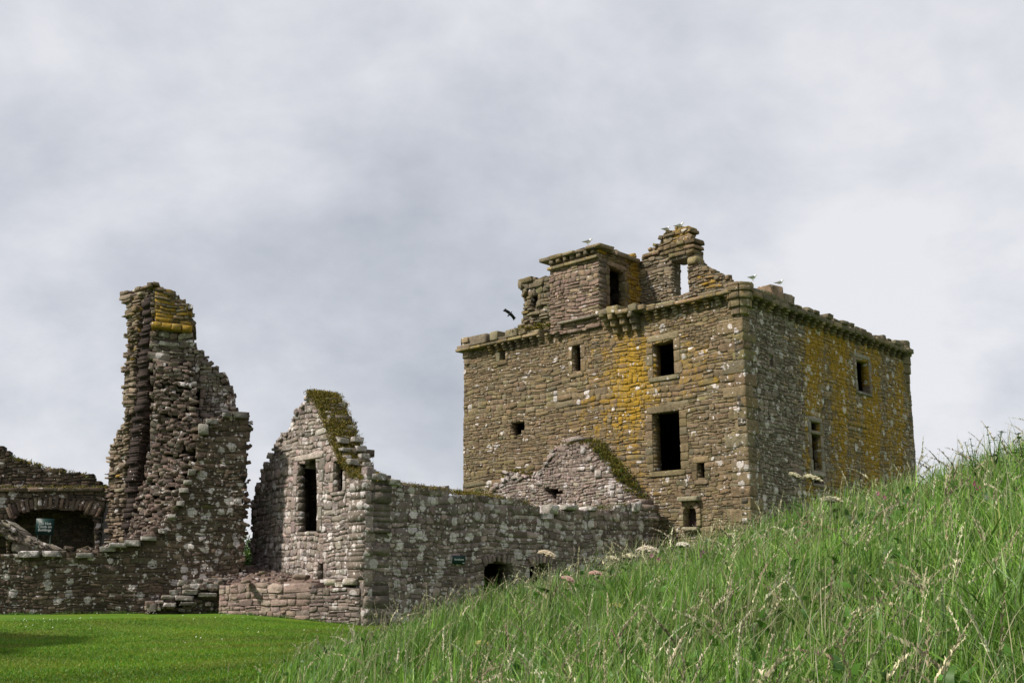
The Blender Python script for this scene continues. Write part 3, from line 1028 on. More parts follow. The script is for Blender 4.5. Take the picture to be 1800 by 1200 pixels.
# raised stones of the broken parapet on the left
for a, b, zt in ((826, 856, 594), (862, 876, 588), (889, 910, 584), (912, 925, 583)):
    mb = MB()
    s0_, s1_ = sorted((s_at(FP, a, ZS1), s_at(FP, b, ZS1)))
    pblock(mb, F1, s0_, s1_, ZS1 - .1, F1.sz((a + b) / 2, zt)[1] + 0.05, -.4, .4, pick(PAL_CORB, 1, RNG, .1)[0] * 1.3, (.25, .2, .4), jit=.05)
    mb.build('coping_stone', M_STONE, keep)

# long corbels and broken box under the cap house door
for px, ya, yb in ((1064, 556, 577), (1079, 556, 590), (1096, 552, 586), (1113, 552, 583)):
    s = s_at(FP, px, F1.sz(px, 570)[1])
    corbel(F1, s, F1.sz(px, ya)[1], F1.sz(px, yb)[1], .62, .27, (.3, .2, .4))
mb = MB()
for px0, px1, ya, yb, pr in ((1052, 1075, 546, 556, .6), (1073, 1092, 540, 553, .62), (1090, 1112, 545, 553, .66), (1108, 1124, 536, 548, .6), (1120, 1136, 537, 545, .5)):
    a, b = sorted((s_at(FP, px0, F1.sz(px0, ya)[1]), s_at(FP, px1, F1.sz(px1, ya)[1])))
    xm = (px0 + px1) / 2
    pblock(mb, F1, a, b, FP.sz(xm, yb)[1], FP.sz(xm, ya)[1], -.4, pr, pick(PAL_KEEP, 1, RNG, .1)[0] * 1.1, (.25, .25, .3), jit=.06)
mb.build('box_ledge', M_STONE, keep)

# F2 parapet: stepped slabs on close corbels
FP2 = F2.off(0.33)
mb = MB()
zc2 = ZC0 - 0.05
s = .75
i = 0
while s < sR - .8:
    corbel(F2, s, ZS0 - .1, zc2 - .05 + RNG.uniform(-.06, .06), .34, .22, (.3, .2, .5))
    s += .62
s = .35
while s < sR - .5:
    wd = RNG.uniform(.55, .8)
    pblock(mb, F2, s, s + wd, ZS0 - .12, ZS0 + .12, -.5, .40 + RNG.uniform(-.06, .03), pick(PAL_CORB, 1, RNG, .1)[0], (.35, .15, .45), jit=.06)
    if s > .9:
        pblock(mb, F2, s, s + wd * RNG.uniform(.6, .95), ZS0 + .1, ZS1 + RNG.uniform(-.08, .06), -.5, .38 + RNG.uniform(-.1, .08), pick(PAL_CORB, 1, RNG, .1)[0], (.3, .2, .45), jit=.08)
    s += wd + .02
mer = (s_at(FP2, 1361, ZS1), s_at(FP2, 1386, ZS1))
pblock(mb, F2, mer[0] + .1, mer[1] - .1, ZS1 - .2, FP2.sz(1372, 500)[1], -.5, .25, (0.20, 0.14, 0.09), (.3, .2, .3), jit=.12, rnd=9)
pblock(mb, F2, mer[1] - .15, mer[1] + .5, ZS1 - .2, FP2.sz(1390, 516)[1], -.55, .3, (0.16, 0.13, 0.09), (.3, .15, .45), jit=.1)
pblock(mb, F2, .5, mer[0], ZS1 - .2, ZS1 + .03, -.55, .35, (0.14, 0.12, 0.085), (.3, .15, .45), jit=.1)
mb.build('side_parapet', M_STONE, keep)


def turret(c, rings, nst=9):
    mb = MB()
    for (z0, z1, r, msk) in rings:
        ring_stones(mb, c[0], c[1], 0.05, r, z0, z1 - .012, nst, PAL_CORB[:1] + PAL_DRESS, msk)
    return mb.build('corner_turret', M_STONE, keep)


zz = lambda px, py, pl: pl.sz(px, py)[1]
tc_ = C + (d1 + d2) * 0.18
turret(tc_, [(zz(1322, 548, F1), zz(1322, 535, F1), .36, (.15, .25, .2)), (zz(1322, 535, F1), zz(1322, 521, F1), .46, (.2, .2, .25)), (zz(1322, 521, F1), zz(1322, 508, F1), .55, (.42, .2, .25)), (zz(1322, 508, F1), zz(1322, 499, F1), .60, (.45, .15, .3)), (zz(1322, 499, F1), zz(1322, 492, F1), .56, (.3, .2, .35))], 7)
tl_ = C + d1 * (sL - .25) + d2 * .25
turret(tl_, [(zz(822, 641, F1), zz(822, 629, F1), .36, (.2, .2, .35)), (zz(822, 629, F1), zz(822, 616, F1), .44, (.2, .2, .4)), (zz(822, 616, F1), zz(822, 604, F1), .50, (.35, .2, .4)), (zz(822, 604, F1), zz(822, 594, F1), .54, (.3, .25, .35))], 7)
tr_ = C + d2 * (sR - .3) + d1 * .3
turret(tr_, [(zz(1597, y0, F2), zz(1597, y1, F2), r, (.4, .15, .45)) for y0, y1, r in ((705, 690, .34), (690, 674, .38), (674, 658, .43), (658, 643, .49), (643, 628, .54), (628, 614, .59), (614, 602, .55))], 7)

# cap house
sk = s_at(F1, 1057, 12.0)
sk2 = s_at(F1, 968, 12.0)
K = C + d1 * sk + np.array(F1.n[:2]) * 0.12
CH = Plane(K, d1, F1.n[:2])
mask_cap = lambda px, py, rng: (0.28 + 0.35 * sstep(470, 440, py) + 0.1 * sstep(1040, 1056, px) + rng.normal(0, .07, len(px)), 0.2 + rng.normal(0, .05, len(px)), 0.3 + 0.25 * sstep(465, 440, py) + rng.normal(0, .06, len(px)))
mb = MB()
capP = CH.poly([(985, 569), (1057, 555), (1057, 436), (966, 456), (968, 520), (976, 569)])
ctop = CH.sz(1057, 436)[1]
cbot = ZS0 - 0.15
cs1 = CH.sz(967, 500)[0]
rubble(mb, CH, [[(0, cbot), (cs1, cbot), (cs1, ctop), (0, ctop)]], 0.16, 0.29, .5, [((0.22, 0.155, 0.125), 4), ((0.20, 0.14, 0.105), 3), ((0.24, 0.185, 0.12), 2)], mask_cap, rough=.06, seed=21, rag=.05, mortar=(.14, .11, .08))
# side with the door
dS = Plane(K, d2, F2.n[:2])
ds_end = s_at(dS, 1128, 12.0)
dr = dS.rect(1071, 472, 1098, 541)
mask_capside = lambda px, py, rng: (0.5 + 0.2 * sstep(1095, 1110, px) + rng.normal(0, .08, len(px)), 0.18 + rng.normal(0, .05, len(px)), 0.35 + rng.normal(0, .06, len(px)))
# its ragged top follows the photograph's broken right end
tops = dS.poly([(1057, 437), (1100, 443), (1108, 448), (1118, 446), (1118, 455), (1128, 462), (1128, 545)])
rubble(mb, dS, [[(0, cbot)] + [(ds_end, cbot)] + list(reversed(tops[:-1])), rpoly(dr)], 0.16, 0.28, .35, PAL_KEEP, mask_capside, rough=.06, seed=22, rag=.03, mortar=(.14, .11, .06))
# far sides and roof of the cap house
PB = Plane(K + d1 * cs1, d2, -F2.n[:2])
rubble(mb, PB, [[(1.0, cbot), (ds_end, cbot), (ds_end, ctop), (1.0, ctop)]], .4, .7, .6, PAL_KEEP, None, seed=23, rag=0)
PB2 = Plane(K + d2 * ds_end, d1, -F1.n[:2])
rubble(mb, PB2, [[(.5, cbot), (cs1 - .6, cbot), (cs1 - .6, ctop), (.5, ctop)]], .4, .7, .6, PAL_KEEP, None, seed=24, rag=0)
q = [K + d1 * .1 + d2 * .1, K + d1 * .1 + d2 * (ds_end - .1), K + d1 * (cs1 - .1) + d2 * (ds_end - .1), K + d1 * (cs1 - .1) + d2 * .1]
V = [(p[0], p[1], ctop - .3) for p in q] + [(p[0], p[1], ctop + .02) for p in q]
mb.add(V, [np.array([(3, 2, 1, 0), (4, 5, 6, 7), (0, 1, 5, 4), (1, 2, 6, 5), (2, 3, 7, 6), (3, 0, 4, 7)])], (0.1, 0.085, 0.06))
cap = mb.build('cap_house', M_STONE, keep)
mb = MB()
# string course, eaves corbels and roof slabs
zst = CH.sz(1050, 452)[1]
s = -.05
while s < cs1 - .1:
    wd = RNG.uniform(.5, .9)
    pblock(mb, CH, s, min(s + wd, cs1 + .05), zst - .05, zst + .08, -.2, .17, pick(PAL_CORB, 1, RNG, .1)[0] * 1.2, (.55, .15, .3), jit=.03)
    s += wd
mb.build('string_course', M_STONE, keep)
mb = MB()
s = .05
while s < cs1:
    pblock(mb, CH, s, s + .24, ctop - .2, ctop + .02, -.2, .25, pick(PAL_CORB, 1, RNG, .15)[0], (.4, .1, .5), jit=.08, rnd=4)
    s += .42
s = -.3
while s < cs1 + .15:
    wd = RNG.uniform(.5, .9)
    pblock(mb, CH, s, s + wd, ctop + .01, ctop + .17 + RNG.uniform(-.02, .03), -.7, .28 + RNG.uniform(-.05, .04), pick(PAL_CORB, 1, RNG, .15)[0] * 1.1, (.3, .15, .5), jit=.07)
    s += wd
s = .2
while s < ds_end - .1:
    wd = RNG.uniform(.4, .8)
    pblock(mb, dS, s, min(s + wd, ds_end), ctop - .05, ctop + .14 + RNG.uniform(-.05, .05), -.5, .18, pick(PAL_CORB, 1, RNG, .15)[0] * 1.1, (.5, .15, .45), jit=.09)
    s += wd + RNG.choice([0, .25])
mb.build('cap_house_eaves', M_STONE, keep)
mb = MB()
zl = CH.sz(1020, 562)[1]
pblock(mb, CH, CH.sz(1050, 556)[0], CH.sz(985, 570)[0], zl - .06, zl + .05, -.2, .24, (0.2, 0.17, 0.13), (.15, .2, .3), jit=.03)
mb.build('ledge', M_STONE, keep)
surround('doorway', keep, dS, dr, .2, .2, njamb=4, msk=(.4, .25, .2), sill=False)

# gable wall with the see-through window, behind the parapet
K2 = K + d2 * ds_end
BW = Plane(K2, d1, F1.n[:2])
bwo = BW.poly([(1092, 545), (1092, 462), (1118, 455), (1128, 458), (1131, 448), (1140, 447), (1142, 440), (1158, 438), (1159, 426), (1166, 424), (1166, 411), (1178, 409), (1190, 398), (1206, 402), (1208, 420), (1213, 433), (1215, 446), (1221, 450), (1222, 460), (1232, 466), (1234, 473), (1250, 477), (1252, 482), (1266, 484), (1268, 491), (1278, 495), (1282, 545)])
wr = BW.rect(1182, 457, 1211, 518)
wpx = BW.poly([(1182, 459), (1209, 453), (1211, 512), (1183, 520)])
mask_bw = lambda px, py, rng: (0.33 + 0.3 * sstep(450, 425, py) + 0.32 * gs(px, py, 1245, 495, 25, 22) + 0.25 * gs(px, py, 1118, 490, 14, 60) + rng.normal(0, .08, len(px)), 0.24 + 0.12 * gs(px, py, 1165, 510, 30, 20) + rng.normal(0, .05, len(px)), 0.3 + 0.15 * sstep(450, 420, py) + rng.normal(0, .06, len(px)))
mb = MB()
rubble(mb, BW, [bwo, wpx], 0.16, 0.28, .6, [((0.21, 0.17, 0.115), 3), ((0.19, 0.15, 0.11), 3), ((0.23, 0.17, 0.11), 2)], mask_bw, rough=.09, seed=25, rag=.10, mortar=(.13, .11, .07), backstones=True)
gw = mb.build('gable_wall', M_STONE, keep)
edge_rubble(keep, BW, [(1142, 440), (1159, 426), (1168, 412), (1190, 399), (1206, 403), (1213, 433), (1222, 458), (1234, 470), (1252, 480), (1268, 488), (1280, 497)], 80, .5, PAL_KEEP, (.42, .15, .3), 87, .05, .14)
mb = MB()
# chimney courses of projecting flat stones
for x0, x1, ya, yb, pr in ((1158, 1224, 427, 434, .14), (1160, 1222, 437, 443, .1), (1180, 1222, 443, 450, .16), (1131, 1160, 446, 451, .12), (1165, 1214, 407, 413, .05)):
    a, b = sorted((BW.sz(x0, ya)[0], BW.sz(x1, ya)[0]))
    s = a
    xm = (x0 + x1) / 2
    while s < b:
        wd = RNG.uniform(.3, .6)
        pblock(mb, BW, s, min(s + wd, b), BW.sz(xm, yb)[1], BW.sz(xm, ya)[1], -.68, pr + RNG.uniform(-.03, .04), pick(PAL_KEEP, 1, RNG, .15)[0] * .9, (.5, .1, .35), jit=.08)
        s += wd
r2 = BW.rect(1209, 452, 1229, 466)
pblock(mb, BW, r2[0], r2[1], r2[2], r2[3], -.5, .2, (.2, .165, .09), (.5, .15, .3), jit=.1, rnd=4)
r2 = BW.rect(1180, 451, 1210, 457)
pblock(mb, BW, r2[0], r2[1], r2[2], r2[3], -.9, .1, (.19, .165, .12), (.2, .15, .2), jit=.03)
mb.build('chimney_head', M_STONE, keep)

# broken stair turret at the left of the cap house
FR = Plane(K + d2 * 0.5, d1, F1.n[:2])
fro = FR.poly([(906, 592), (912, 575), (920, 566), (921, 548), (926, 538), (927, 520), (923, 508), (917, 503), (917, 491), (932, 488), (940, 497), (946, 490), (966, 488), (972, 520), (984, 592)])
frh = FR.poly([(934, 520), (941, 514), (946, 522), (943, 540), (934, 541)])
mb = MB()
mask_fr = lambda px, py, rng: (0.36 + rng.normal(0, .1, len(px)), 0.2 + rng.normal(0, .06, len(px)), 0.36 + rng.normal(0, .1, len(px)))
rubble(mb, FR, [fro, frh], 0.22, 0.34, .55, PAL_CORB, mask_fr, rough=.2, seed=26, rag=.14, mortar=(.08, .065, .045))
rubble(mb, FR.off(-.6), [fro], 0.24, 0.4, .6, PAL_CORB, mask_fr, rough=.15, seed=27, rag=.1, mortar=(.08, .065, .045), backstones=True)
r2 = FR.rect(916, 489, 940, 498)
pblock(mb, FR, r2[0], r2[1], r2[2], r2[3], -.5, .2, (.14, .11, .06), (.4, .1, .4), jit=.08)
mb.build('stair_turret', M_STONE, keep)
edge_rubble(keep, FR, [(908, 588), (920, 566), (926, 538), (923, 508), (917, 492), (940, 495), (966, 489)], 60, .4, PAL_CORB, (.38, .15, .35), 88, .05, .14)
mb = MB()
tuft_cloud(mb, line_pts(F1.off(.2), [(905, 583), (930, 578), (948, 574), (965, 570)], -.3, .2, .12, .0), F1.n, 60, .10, [((0.20, 0.15, 0.02), 3), ((0.07, 0.09, 0.02), 2), ((0.12, 0.10, 0.02), 2)], spread=.09)
mb.build('moss', M_MOSS, keep)

# ------------------------------------------------------------------ the storehouse ruin
A = atx(640, 36.0)
dg = np.array([-0.8, 1.0])
dg /= np.linalg.norm(dg)
dl = np.array([1.0, 0.8])
dl /= np.linalg.norm(dl)
GP = Plane(A, dg, (-1.0, -0.8))
LP = Plane(A, dl, (0.8, -1.0))
store = empty('storehouse_ruin', 'roofless grey storehouse with mossy gable, doorway and long lichen spotted wall', 'ruin', (A[0], A[1], 0))
mask_g = lambda px, py, rng: (0.12 + rng.normal(0, .06, len(px)), 0.37 + 0.13 * sstep(600, 650, px) + 0.05 * sstep(780, 860, py) + rng.normal(0, .05, len(px)), 0.22 + 0.2 * gs(px, py, 560, 945, 60, 30) + rng.normal(0, .06, len(px)))
gout = GP.poly([(640, 1110), (640, 842), (628, 838), (612, 822), (606, 806), (596, 790), (590, 768), (580, 752), (575, 730), (566, 715), (560, 700), (554, 692), (546, 693), (538, 705), (524, 722), (514, 735), (511, 757), (497, 767), (484, 783), (480, 806), (468, 815), (459, 836), (452, 848), (446, 872), (443, 900), (443, 1040), (443, 1110)])
gdoor = GP.poly([(524, 812), (555, 803), (558, 932), (526, 938)])
gwin = GP.rect(587, 810, 604, 864)
gdr = GP.rect(559, 990, 568, 1014)
mb = MB()
gout[0] = (0.0, -.3)
gout[1] = (0.0, gout[1][1])
gout[-1] = (gout[-1][0], -.3)
# a thin outer leaf, and an inner leaf whose openings splay wide towards the room
rubble(mb, GP, [gout, gdoor, rpoly(gwin), rpoly(gdr)], 0.24, 0.29, .26, PAL_GABLE, mask_g, rough=.03, flat=True, roll=.08, seed=31, rag=.12, wob=.05, mortar=(.15, .125, .1))
gdx = [(p[0] + (.95 if k in (0, 3) else 0), p[1]) for k, p in enumerate(gdoor)]
gwx = [(gwin[0], gwin[2]), (gwin[1] + .8, gwin[2]), (gwin[1] + .8, gwin[3]), (gwin[0], gwin[3])]
rubble(mb, GP.off(-.262), [gout, gdx, gwx, rpoly(gdr)], 0.24, 0.29, .64, PAL_GABLE, None, rough=.03, flat=True, roll=.08, seed=31, rag=.12, wob=.05, mortar=(.13, .108, .09), backstones=True)
gab = mb.build('gable_wall', M_STONE, store)
dd = (min(p[0] for p in gdoor), max(p[0] for p in gdoor), GP.sz(540, 935)[1], GP.sz(540, 808)[1])
surround('doorway', store, GP, dd, .26, .2, njamb=6, depth=.24, msk=(.1, .36, .15), pal=PAL_GABLE, sill=False)
wg = surround('window', store, GP, gwin, .16, .16, njamb=3, depth=.2, msk=(.1, .36, .15), pal=PAL_GABLE)
mb = MB()  # near-black slabs added behind the window to stand for its inner shade
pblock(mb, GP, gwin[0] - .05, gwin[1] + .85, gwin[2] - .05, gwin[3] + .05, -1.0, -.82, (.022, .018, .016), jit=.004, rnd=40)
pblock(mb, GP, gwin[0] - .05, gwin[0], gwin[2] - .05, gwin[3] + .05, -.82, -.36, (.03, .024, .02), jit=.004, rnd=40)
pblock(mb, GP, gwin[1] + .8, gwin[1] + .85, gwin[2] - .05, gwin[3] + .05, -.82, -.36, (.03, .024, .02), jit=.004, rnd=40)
mb.build('dark_backing', M_STONE, wg)
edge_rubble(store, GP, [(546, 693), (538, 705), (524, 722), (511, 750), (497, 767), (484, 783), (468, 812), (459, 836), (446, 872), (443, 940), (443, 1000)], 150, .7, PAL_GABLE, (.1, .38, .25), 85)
mb = MB()  # dark wall added behind the doorway to stand for the unlit room
rubble(mb, GP.off(-.93), [[(dd[0] - .2, dd[2] - .3), (dd[1] + 1.15, dd[2] - .3), (dd[1] + 1.15, dd[3] + .15), (dd[0] - .2, dd[3] + .15)]], .26, .34, .25, PAL_RED_SHADED, None, rough=.04, flat=True, seed=36, rag=0, mortar=(.04, .03, .026))
mb.build('door_dark_wall', M_STONE, store)
# unseen wall and slab added behind the gable so the openings read dark
mb = MB()
IN = Plane(A + dl * 1.7, dg, (-1.0, -0.8))
rubble(mb, IN, [[(.85, -.3), (7.2, -.3), (7.2, 3.4), (6.0, 4.4), (4.0, 5.2), (2.4, 4.9), (.85, 4.0)]], .28, .42, .6, PAL_LONG, None, seed=32, rag=.1)
zl_ = GP.sz(600, 806)[1] + .25  # height of an added slab that shuts sky light out of the doorway
q = [A + dl * .85 + dg * 2.5, A + dl * 1.8 + dg * 2.5, A + dl * 1.8 + dg * 6.0, A + dl * .85 + dg * 6.0]
V = [(p[0], p[1], zl_) for p in q] + [(p[0], p[1], zl_ + .25) for p in q]
mb.build('added_screen_wall', M_STONE, store)
mb = MB()
mb.add(V, [np.array([(3, 2, 1, 0), (4, 5, 6, 7), (0, 1, 5, 4), (1, 2, 6, 5), (2, 3, 7, 6), (3, 0, 4, 7)])], (.09, .075, .06))
mb.build('sky_block_slab', M_STONE, store)
# moss on the skew of the gable
mb = MB()
skew = [(546, 694), (556, 696), (566, 714), (576, 735), (586, 760), (594, 785), (606, 808), (616, 826), (640, 842)]
pts = [p for p in line_pts(GP, skew, -.92, .06, .0065, .0) if math.sin(p[0] * 9 + 3 * p[2]) + math.sin(p[1] * 7 - 5 * p[2]) > -.75]
pts += line_pts(GP, [(556, 704), (572, 735), (582, 765), (594, 792), (606, 815), (622, 838)], -.1, .1, .05, 0, seed=8)
pts += line_pts(GP, [(545, 692), (556, 694), (566, 712)], -.95, .1, .008, .06, seed=9)
tuft_cloud(mb, pts, GP.n, 52, .065, MOSS_COLS, spread=.08)
mb.build('moss', M_MOSS, store)
mb = MB()
for (x, y, sx, sy, o) in ((604, 733, 6, 5, -.7), (604, 775, 7, 5, -.15), (628, 772, 9, 6, -.6), (606, 790, 7, 4, -.1), (634, 788, 8, 6, -.7), (640, 802, 7, 6, -.7), (620, 812, 8, 6, -.1), (645, 816, 6, 5, -.6), (602, 712, 6, 5, -.85), (650, 828, 8, 4, -.5), (618, 752, 6, 5, -.8)):
    mb = MB()
    pl = GP.off(o)
    s, z = pl.sz(x, y)
    sc = 37.0 / F
    block(mb, pl.P(s, z, 0), GP.d * sx * sc * .85, GP.n * .18, UP * sy * sc * .9, (0.27, 0.245, 0.215), (0, .5, 0), rnd=7, jit=.12)
    mb.build('skew_stone', M_STONE, store)


def mask_l(px, py, rng):
    hi = sstep(985, 900, py)
    n = len(px)
    return (0.06 + rng.normal(0, .05, n), 0.44 + 0.16 * hi + 0.06 * sstep(1040, 1090, py) * sstep(800, 660, px) + rng.normal(0, .05, n), 0.12 + rng.normal(0, .06, n))


lout = LP.poly([(640, 1130), (640, 842), (655, 840), (690, 845), (720, 852), (760, 856), (800, 862), (840, 868), (870, 872), (900, 878), (925, 882), (940, 893), (955, 906), (975, 905), (985, 892), (1010, 888), (1060, 893), (1090, 891), (1110, 888), (1120, 886), (1131, 890), (1131, 990), (1131, 1130)])
lend = LP.sz(1131, 930)[0]
lout = [(0.0, -.3)] + lout[1:-2] + [(lend, lout[-2][1]), (lend, -.3)]
darch = LP.poly([(849, 1090), (851, 1002), (854, 993), (866, 989), (880, 987), (892, 990), (900, 995), (903, 1004), (902, 1090)])
darch2 = LP.poly([(931, 1045), (932, 994), (942, 990), (958, 989), (967, 992), (967, 1045)])
mb = MB()
rubble(mb, LP, [lout, darch, darch2], 0.21, 0.26, .95, PAL_LONG, mask_l, rough=.025, flat=True, seed=33, rag=.03, wob=.06, roll=.07, var=.22, mortar=(.15, .122, .10), backstones=True)
mb.build('long_wall', M_STONE, store)
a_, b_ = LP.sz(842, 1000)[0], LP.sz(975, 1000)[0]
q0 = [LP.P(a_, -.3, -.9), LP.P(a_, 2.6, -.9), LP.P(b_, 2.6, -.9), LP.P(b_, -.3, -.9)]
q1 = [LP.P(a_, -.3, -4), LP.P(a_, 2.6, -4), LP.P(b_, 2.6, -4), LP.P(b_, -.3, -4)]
mb = MB()  # unseen box in dark colour, added to keep the low openings black
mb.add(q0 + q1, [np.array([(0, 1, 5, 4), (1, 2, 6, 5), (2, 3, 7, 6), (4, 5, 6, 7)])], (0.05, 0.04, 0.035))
mb.build('dark_lining', M_STONE, store)
mb = MB()
# voussoirs over the two low openings
for (xa, xb, yb, yt) in ((850, 902, 994, 986), (931, 968, 992, 988)):
    mb = MB()
    n = 9
    for k in range(n):
        t = (k + .5) / n
        a = math.pi * (1 - t)
        x = (xa + xb) / 2 + (xb - xa) / 2 * math.cos(a)
        y = yb - (yb - yt) * math.sin(a) - 5
        s, z = LP.sz(x, y)
        rd = (LP.d * math.cos(a) * .3 + UP * (math.sin(a) + .6))
        rd /= np.linalg.norm(rd)
        td = np.cross(LP.n, rd)
        block(mb, LP.P(s, z, -.1), td * .055, LP.n * .17, rd * RNG.uniform(.10, .15), pick(PAL_LONG, 1, RNG, .15)[0] * 1.1, (0, .25, .1), jit=.05)
    mb.build('arch_stones', M_STONE, store)
# corner stones at the near corner, bleached white by lichen
mb = MB()
z = .1
k = 0
while z < 4.6:
    h = RNG.uniform(.3, .5)
    la, lb = (RNG.uniform(.35, .6), RNG.uniform(.2, .34)) if k % 2 else (RNG.uniform(.22, .34), RNG.uniform(.3, .5))
    c = np.array([*(A + dg * (la / 2 - .028) + dl * (lb / 2 - .028)), z + h / 2])
    block(mb, c, np.array([*dg, 0]) * la / 2, np.array([*dl, 0]) * lb / 2, UP * (h / 2 - .01), pick(PAL_GABLE, 1, RNG, .12)[0] * .9, (0, RNG.uniform(.38, .52), .1), jit=.03)
    z += h
    k += 1
mb.build('quoins', M_STONE, store)
mb = MB()
wl = [(655, 842), (690, 846), (720, 852), (760, 857), (800, 862), (840, 868), (870, 872), (900, 878), (925, 882), (940, 892)]
tuft_cloud(mb, line_pts(LP, wl, -.7, .08, .022, -.02), LP.n, 36, .06, MOSS_COLS, spread=.07)
tuft_cloud(mb, line_pts(LP, [(850, 862), (862, 868)], -.8, -.1, .05, .05) + line_pts(LP, [(1040, 892), (1070, 893), (1105, 888)], -.8, .05, .06, .02) , LP.n, 26, .08, TURF_COLS, spread=.08)
mb.build('turf', M_MOSS, store)
mb = MB()
for (x, y, sx, sy, cw) in ((970, 896, 11, 8, .36), (960, 907, 12, 5, .36), (1000, 892, 14, 4, .34), (1040, 894, 12, 4, .3), (664, 838, 13, 5, .3), (690, 848, 12, 5, .28), (1115, 892, 9, 9, .26)):
    mb = MB()
    s, z = LP.sz(x, y)
    block(mb, LP.P(s, z, -.2), LP.d * sx * .021, LP.n * .36, UP * sy * .021, (cw * .85, cw * .78, cw * .69), (0, .5, .15), rnd=9, jit=.12)
    mb.build('coping_stone', M_STONE, store)
# far gable
B = A + dl * lend
G2 = Plane(B, dg, (-1.0, -0.8))
g2o = G2.poly([(1131, 980), (1131, 890), (1112, 878), (1098, 860), (1085, 850), (1080, 838), (1064, 820), (1052, 806), (1040, 788), (1031, 773), (992, 770), (986, 782), (975, 790), (970, 808), (958, 815), (950, 832), (938, 842), (925, 838), (905, 829), (895, 830), (889, 842), (880, 850), (868, 852), (867, 980)])
g2h = G2.poly([(957, 856), (968, 858), (990, 861), (989, 869), (980, 870), (979, 880), (964, 880), (962, 869), (956, 866)])
mb = MB()
mask_g2 = lambda px, py, rng: (0.05 + rng.normal(0, .05, len(px)), 0.27 + 0.22 * sstep(1035, 1075, px) + 0.18 * sstep(960, 900, px) + rng.normal(0, .1, len(px)), 0.18 + rng.normal(0, .06, len(px)))
g2b = [(p[0], max(p[1], -.3)) for p in g2o]
rubble(mb, G2, [g2b, g2h], 0.18, 0.25, .8, [((0.215, 0.168, 0.143), 4), ((0.195, 0.152, 0.128), 3), ((0.23, 0.188, 0.16), 2)], mask_g2, rough=.05, flat=True, seed=34, rag=.1, wob=.05, mortar=(.17, .13, .11), backstones=True)
mb.build('far_gable_wall', M_STONE, store)
edge_rubble(store, G2, [(992, 770), (975, 790), (958, 815), (950, 832), (925, 838), (895, 830), (880, 850), (868, 856)], 110, .4, PAL_GABLE, (.05, .45, .2), 86, .07, .15)
mb = MB()
rt = [(1030, 775), (1045, 790), (1060, 806), (1075, 825), (1088, 845), (1100, 862), (1112, 880)]
tuft_cloud(mb, line_pts(G2, rt, -.75, .0, .03, .05), G2.n, 44, .09, MOSS_COLS[:3] + [((0.05, 0.085, 0.015), 4)], spread=.09)
tuft_cloud(mb, line_pts(G2, [(884, 846), (893, 829), (910, 828), (935, 840)], -.6, .05, .04, .02) + line_pts(G2, [(988, 778), (1030, 778)], -.3, .08, .1, -.02), G2.n, 40, .08, MOSS_COLS, spread=.07)
mb.build('moss', M_MOSS, store)
mb = MB()
for (x, y, sx, sy) in ((1011, 772, 20, 4), (1026, 790, 8, 11), (1037, 806, 8, 6), (1052, 832, 11, 9), (1042, 822, 6, 6), (974, 800, 8, 6), (1077, 855, 10, 5), (1090, 862, 10, 7), (1092, 872, 8, 6), (875, 852, 7, 7), (950, 850, 10, 5), (940, 862, 9, 6), (1078, 868, 7, 9), (905, 838, 10, 5)):
    mb = MB()
    s, z = G2.sz(x, y)
    block(mb, G2.P(s, z, -.1), G2.d * sx * .020, G2.n * .22, UP * sy * .019, (0.27, 0.235, 0.21), (0, .55, .05), rnd=3.6, jit=.10)
    mb.build('skew_stone', M_STONE, store)

# ------------------------------------------------------------------ the tall ruin and its low wall
T1 = atx(437, 40.0)
T0 = atx(0, 38.0)
dt = (T1 - T0) / np.linalg.norm(T1 - T0)
nt_ = np.array([dt[1], -dt[0]])
TP = Plane(T0, dt, nt_)
ruin = empty('tower_ruin', 'tall jagged fragment of a ruined tower with a low broken wall along the lawn', 'ruin', (*((T0 + T1) / 2), .3))


def mask_t(px, py, rng):
    n = len(px)
    wv = 0.37 + 0.20 * gs(px, py, 370, 890, 75, 75) + 0.10 * gs(px, py, 250, 1000, 130, 40) + 0.12 * gs(px, py, 60, 1000, 90, 30) + 0.06 * gs(px, py, 390, 780, 40, 70)
    m = 0.32 + 0.1 * sstep(0, 300, px) * sstep(1000, 960, py)
    return (0.08 + rng.normal(0, .05, n), wv + rng.normal(0, .05, n), m + rng.normal(0, .08, n))


tout = [(-30, 1100), (-30, 974), (20, 972), (75, 974), (110, 969), (135, 978), (170, 969), (205, 958), (238, 952), (268, 945), (284, 927), (298, 905), (312, 890), (320, 868), (332, 838), (346, 812), (350, 800), (348, 770), (347, 742), (385, 736), (405, 727), (437, 727), (433, 765), (430, 850), (427, 930), (423, 1000), (420, 1100)]
tp = [(s, max(z, -.2)) for s, z in TP.poly(tout)]
mb = MB()
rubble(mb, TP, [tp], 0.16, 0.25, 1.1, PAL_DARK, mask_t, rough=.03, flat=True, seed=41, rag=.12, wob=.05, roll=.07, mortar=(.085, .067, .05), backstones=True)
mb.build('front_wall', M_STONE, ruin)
mb = MB()
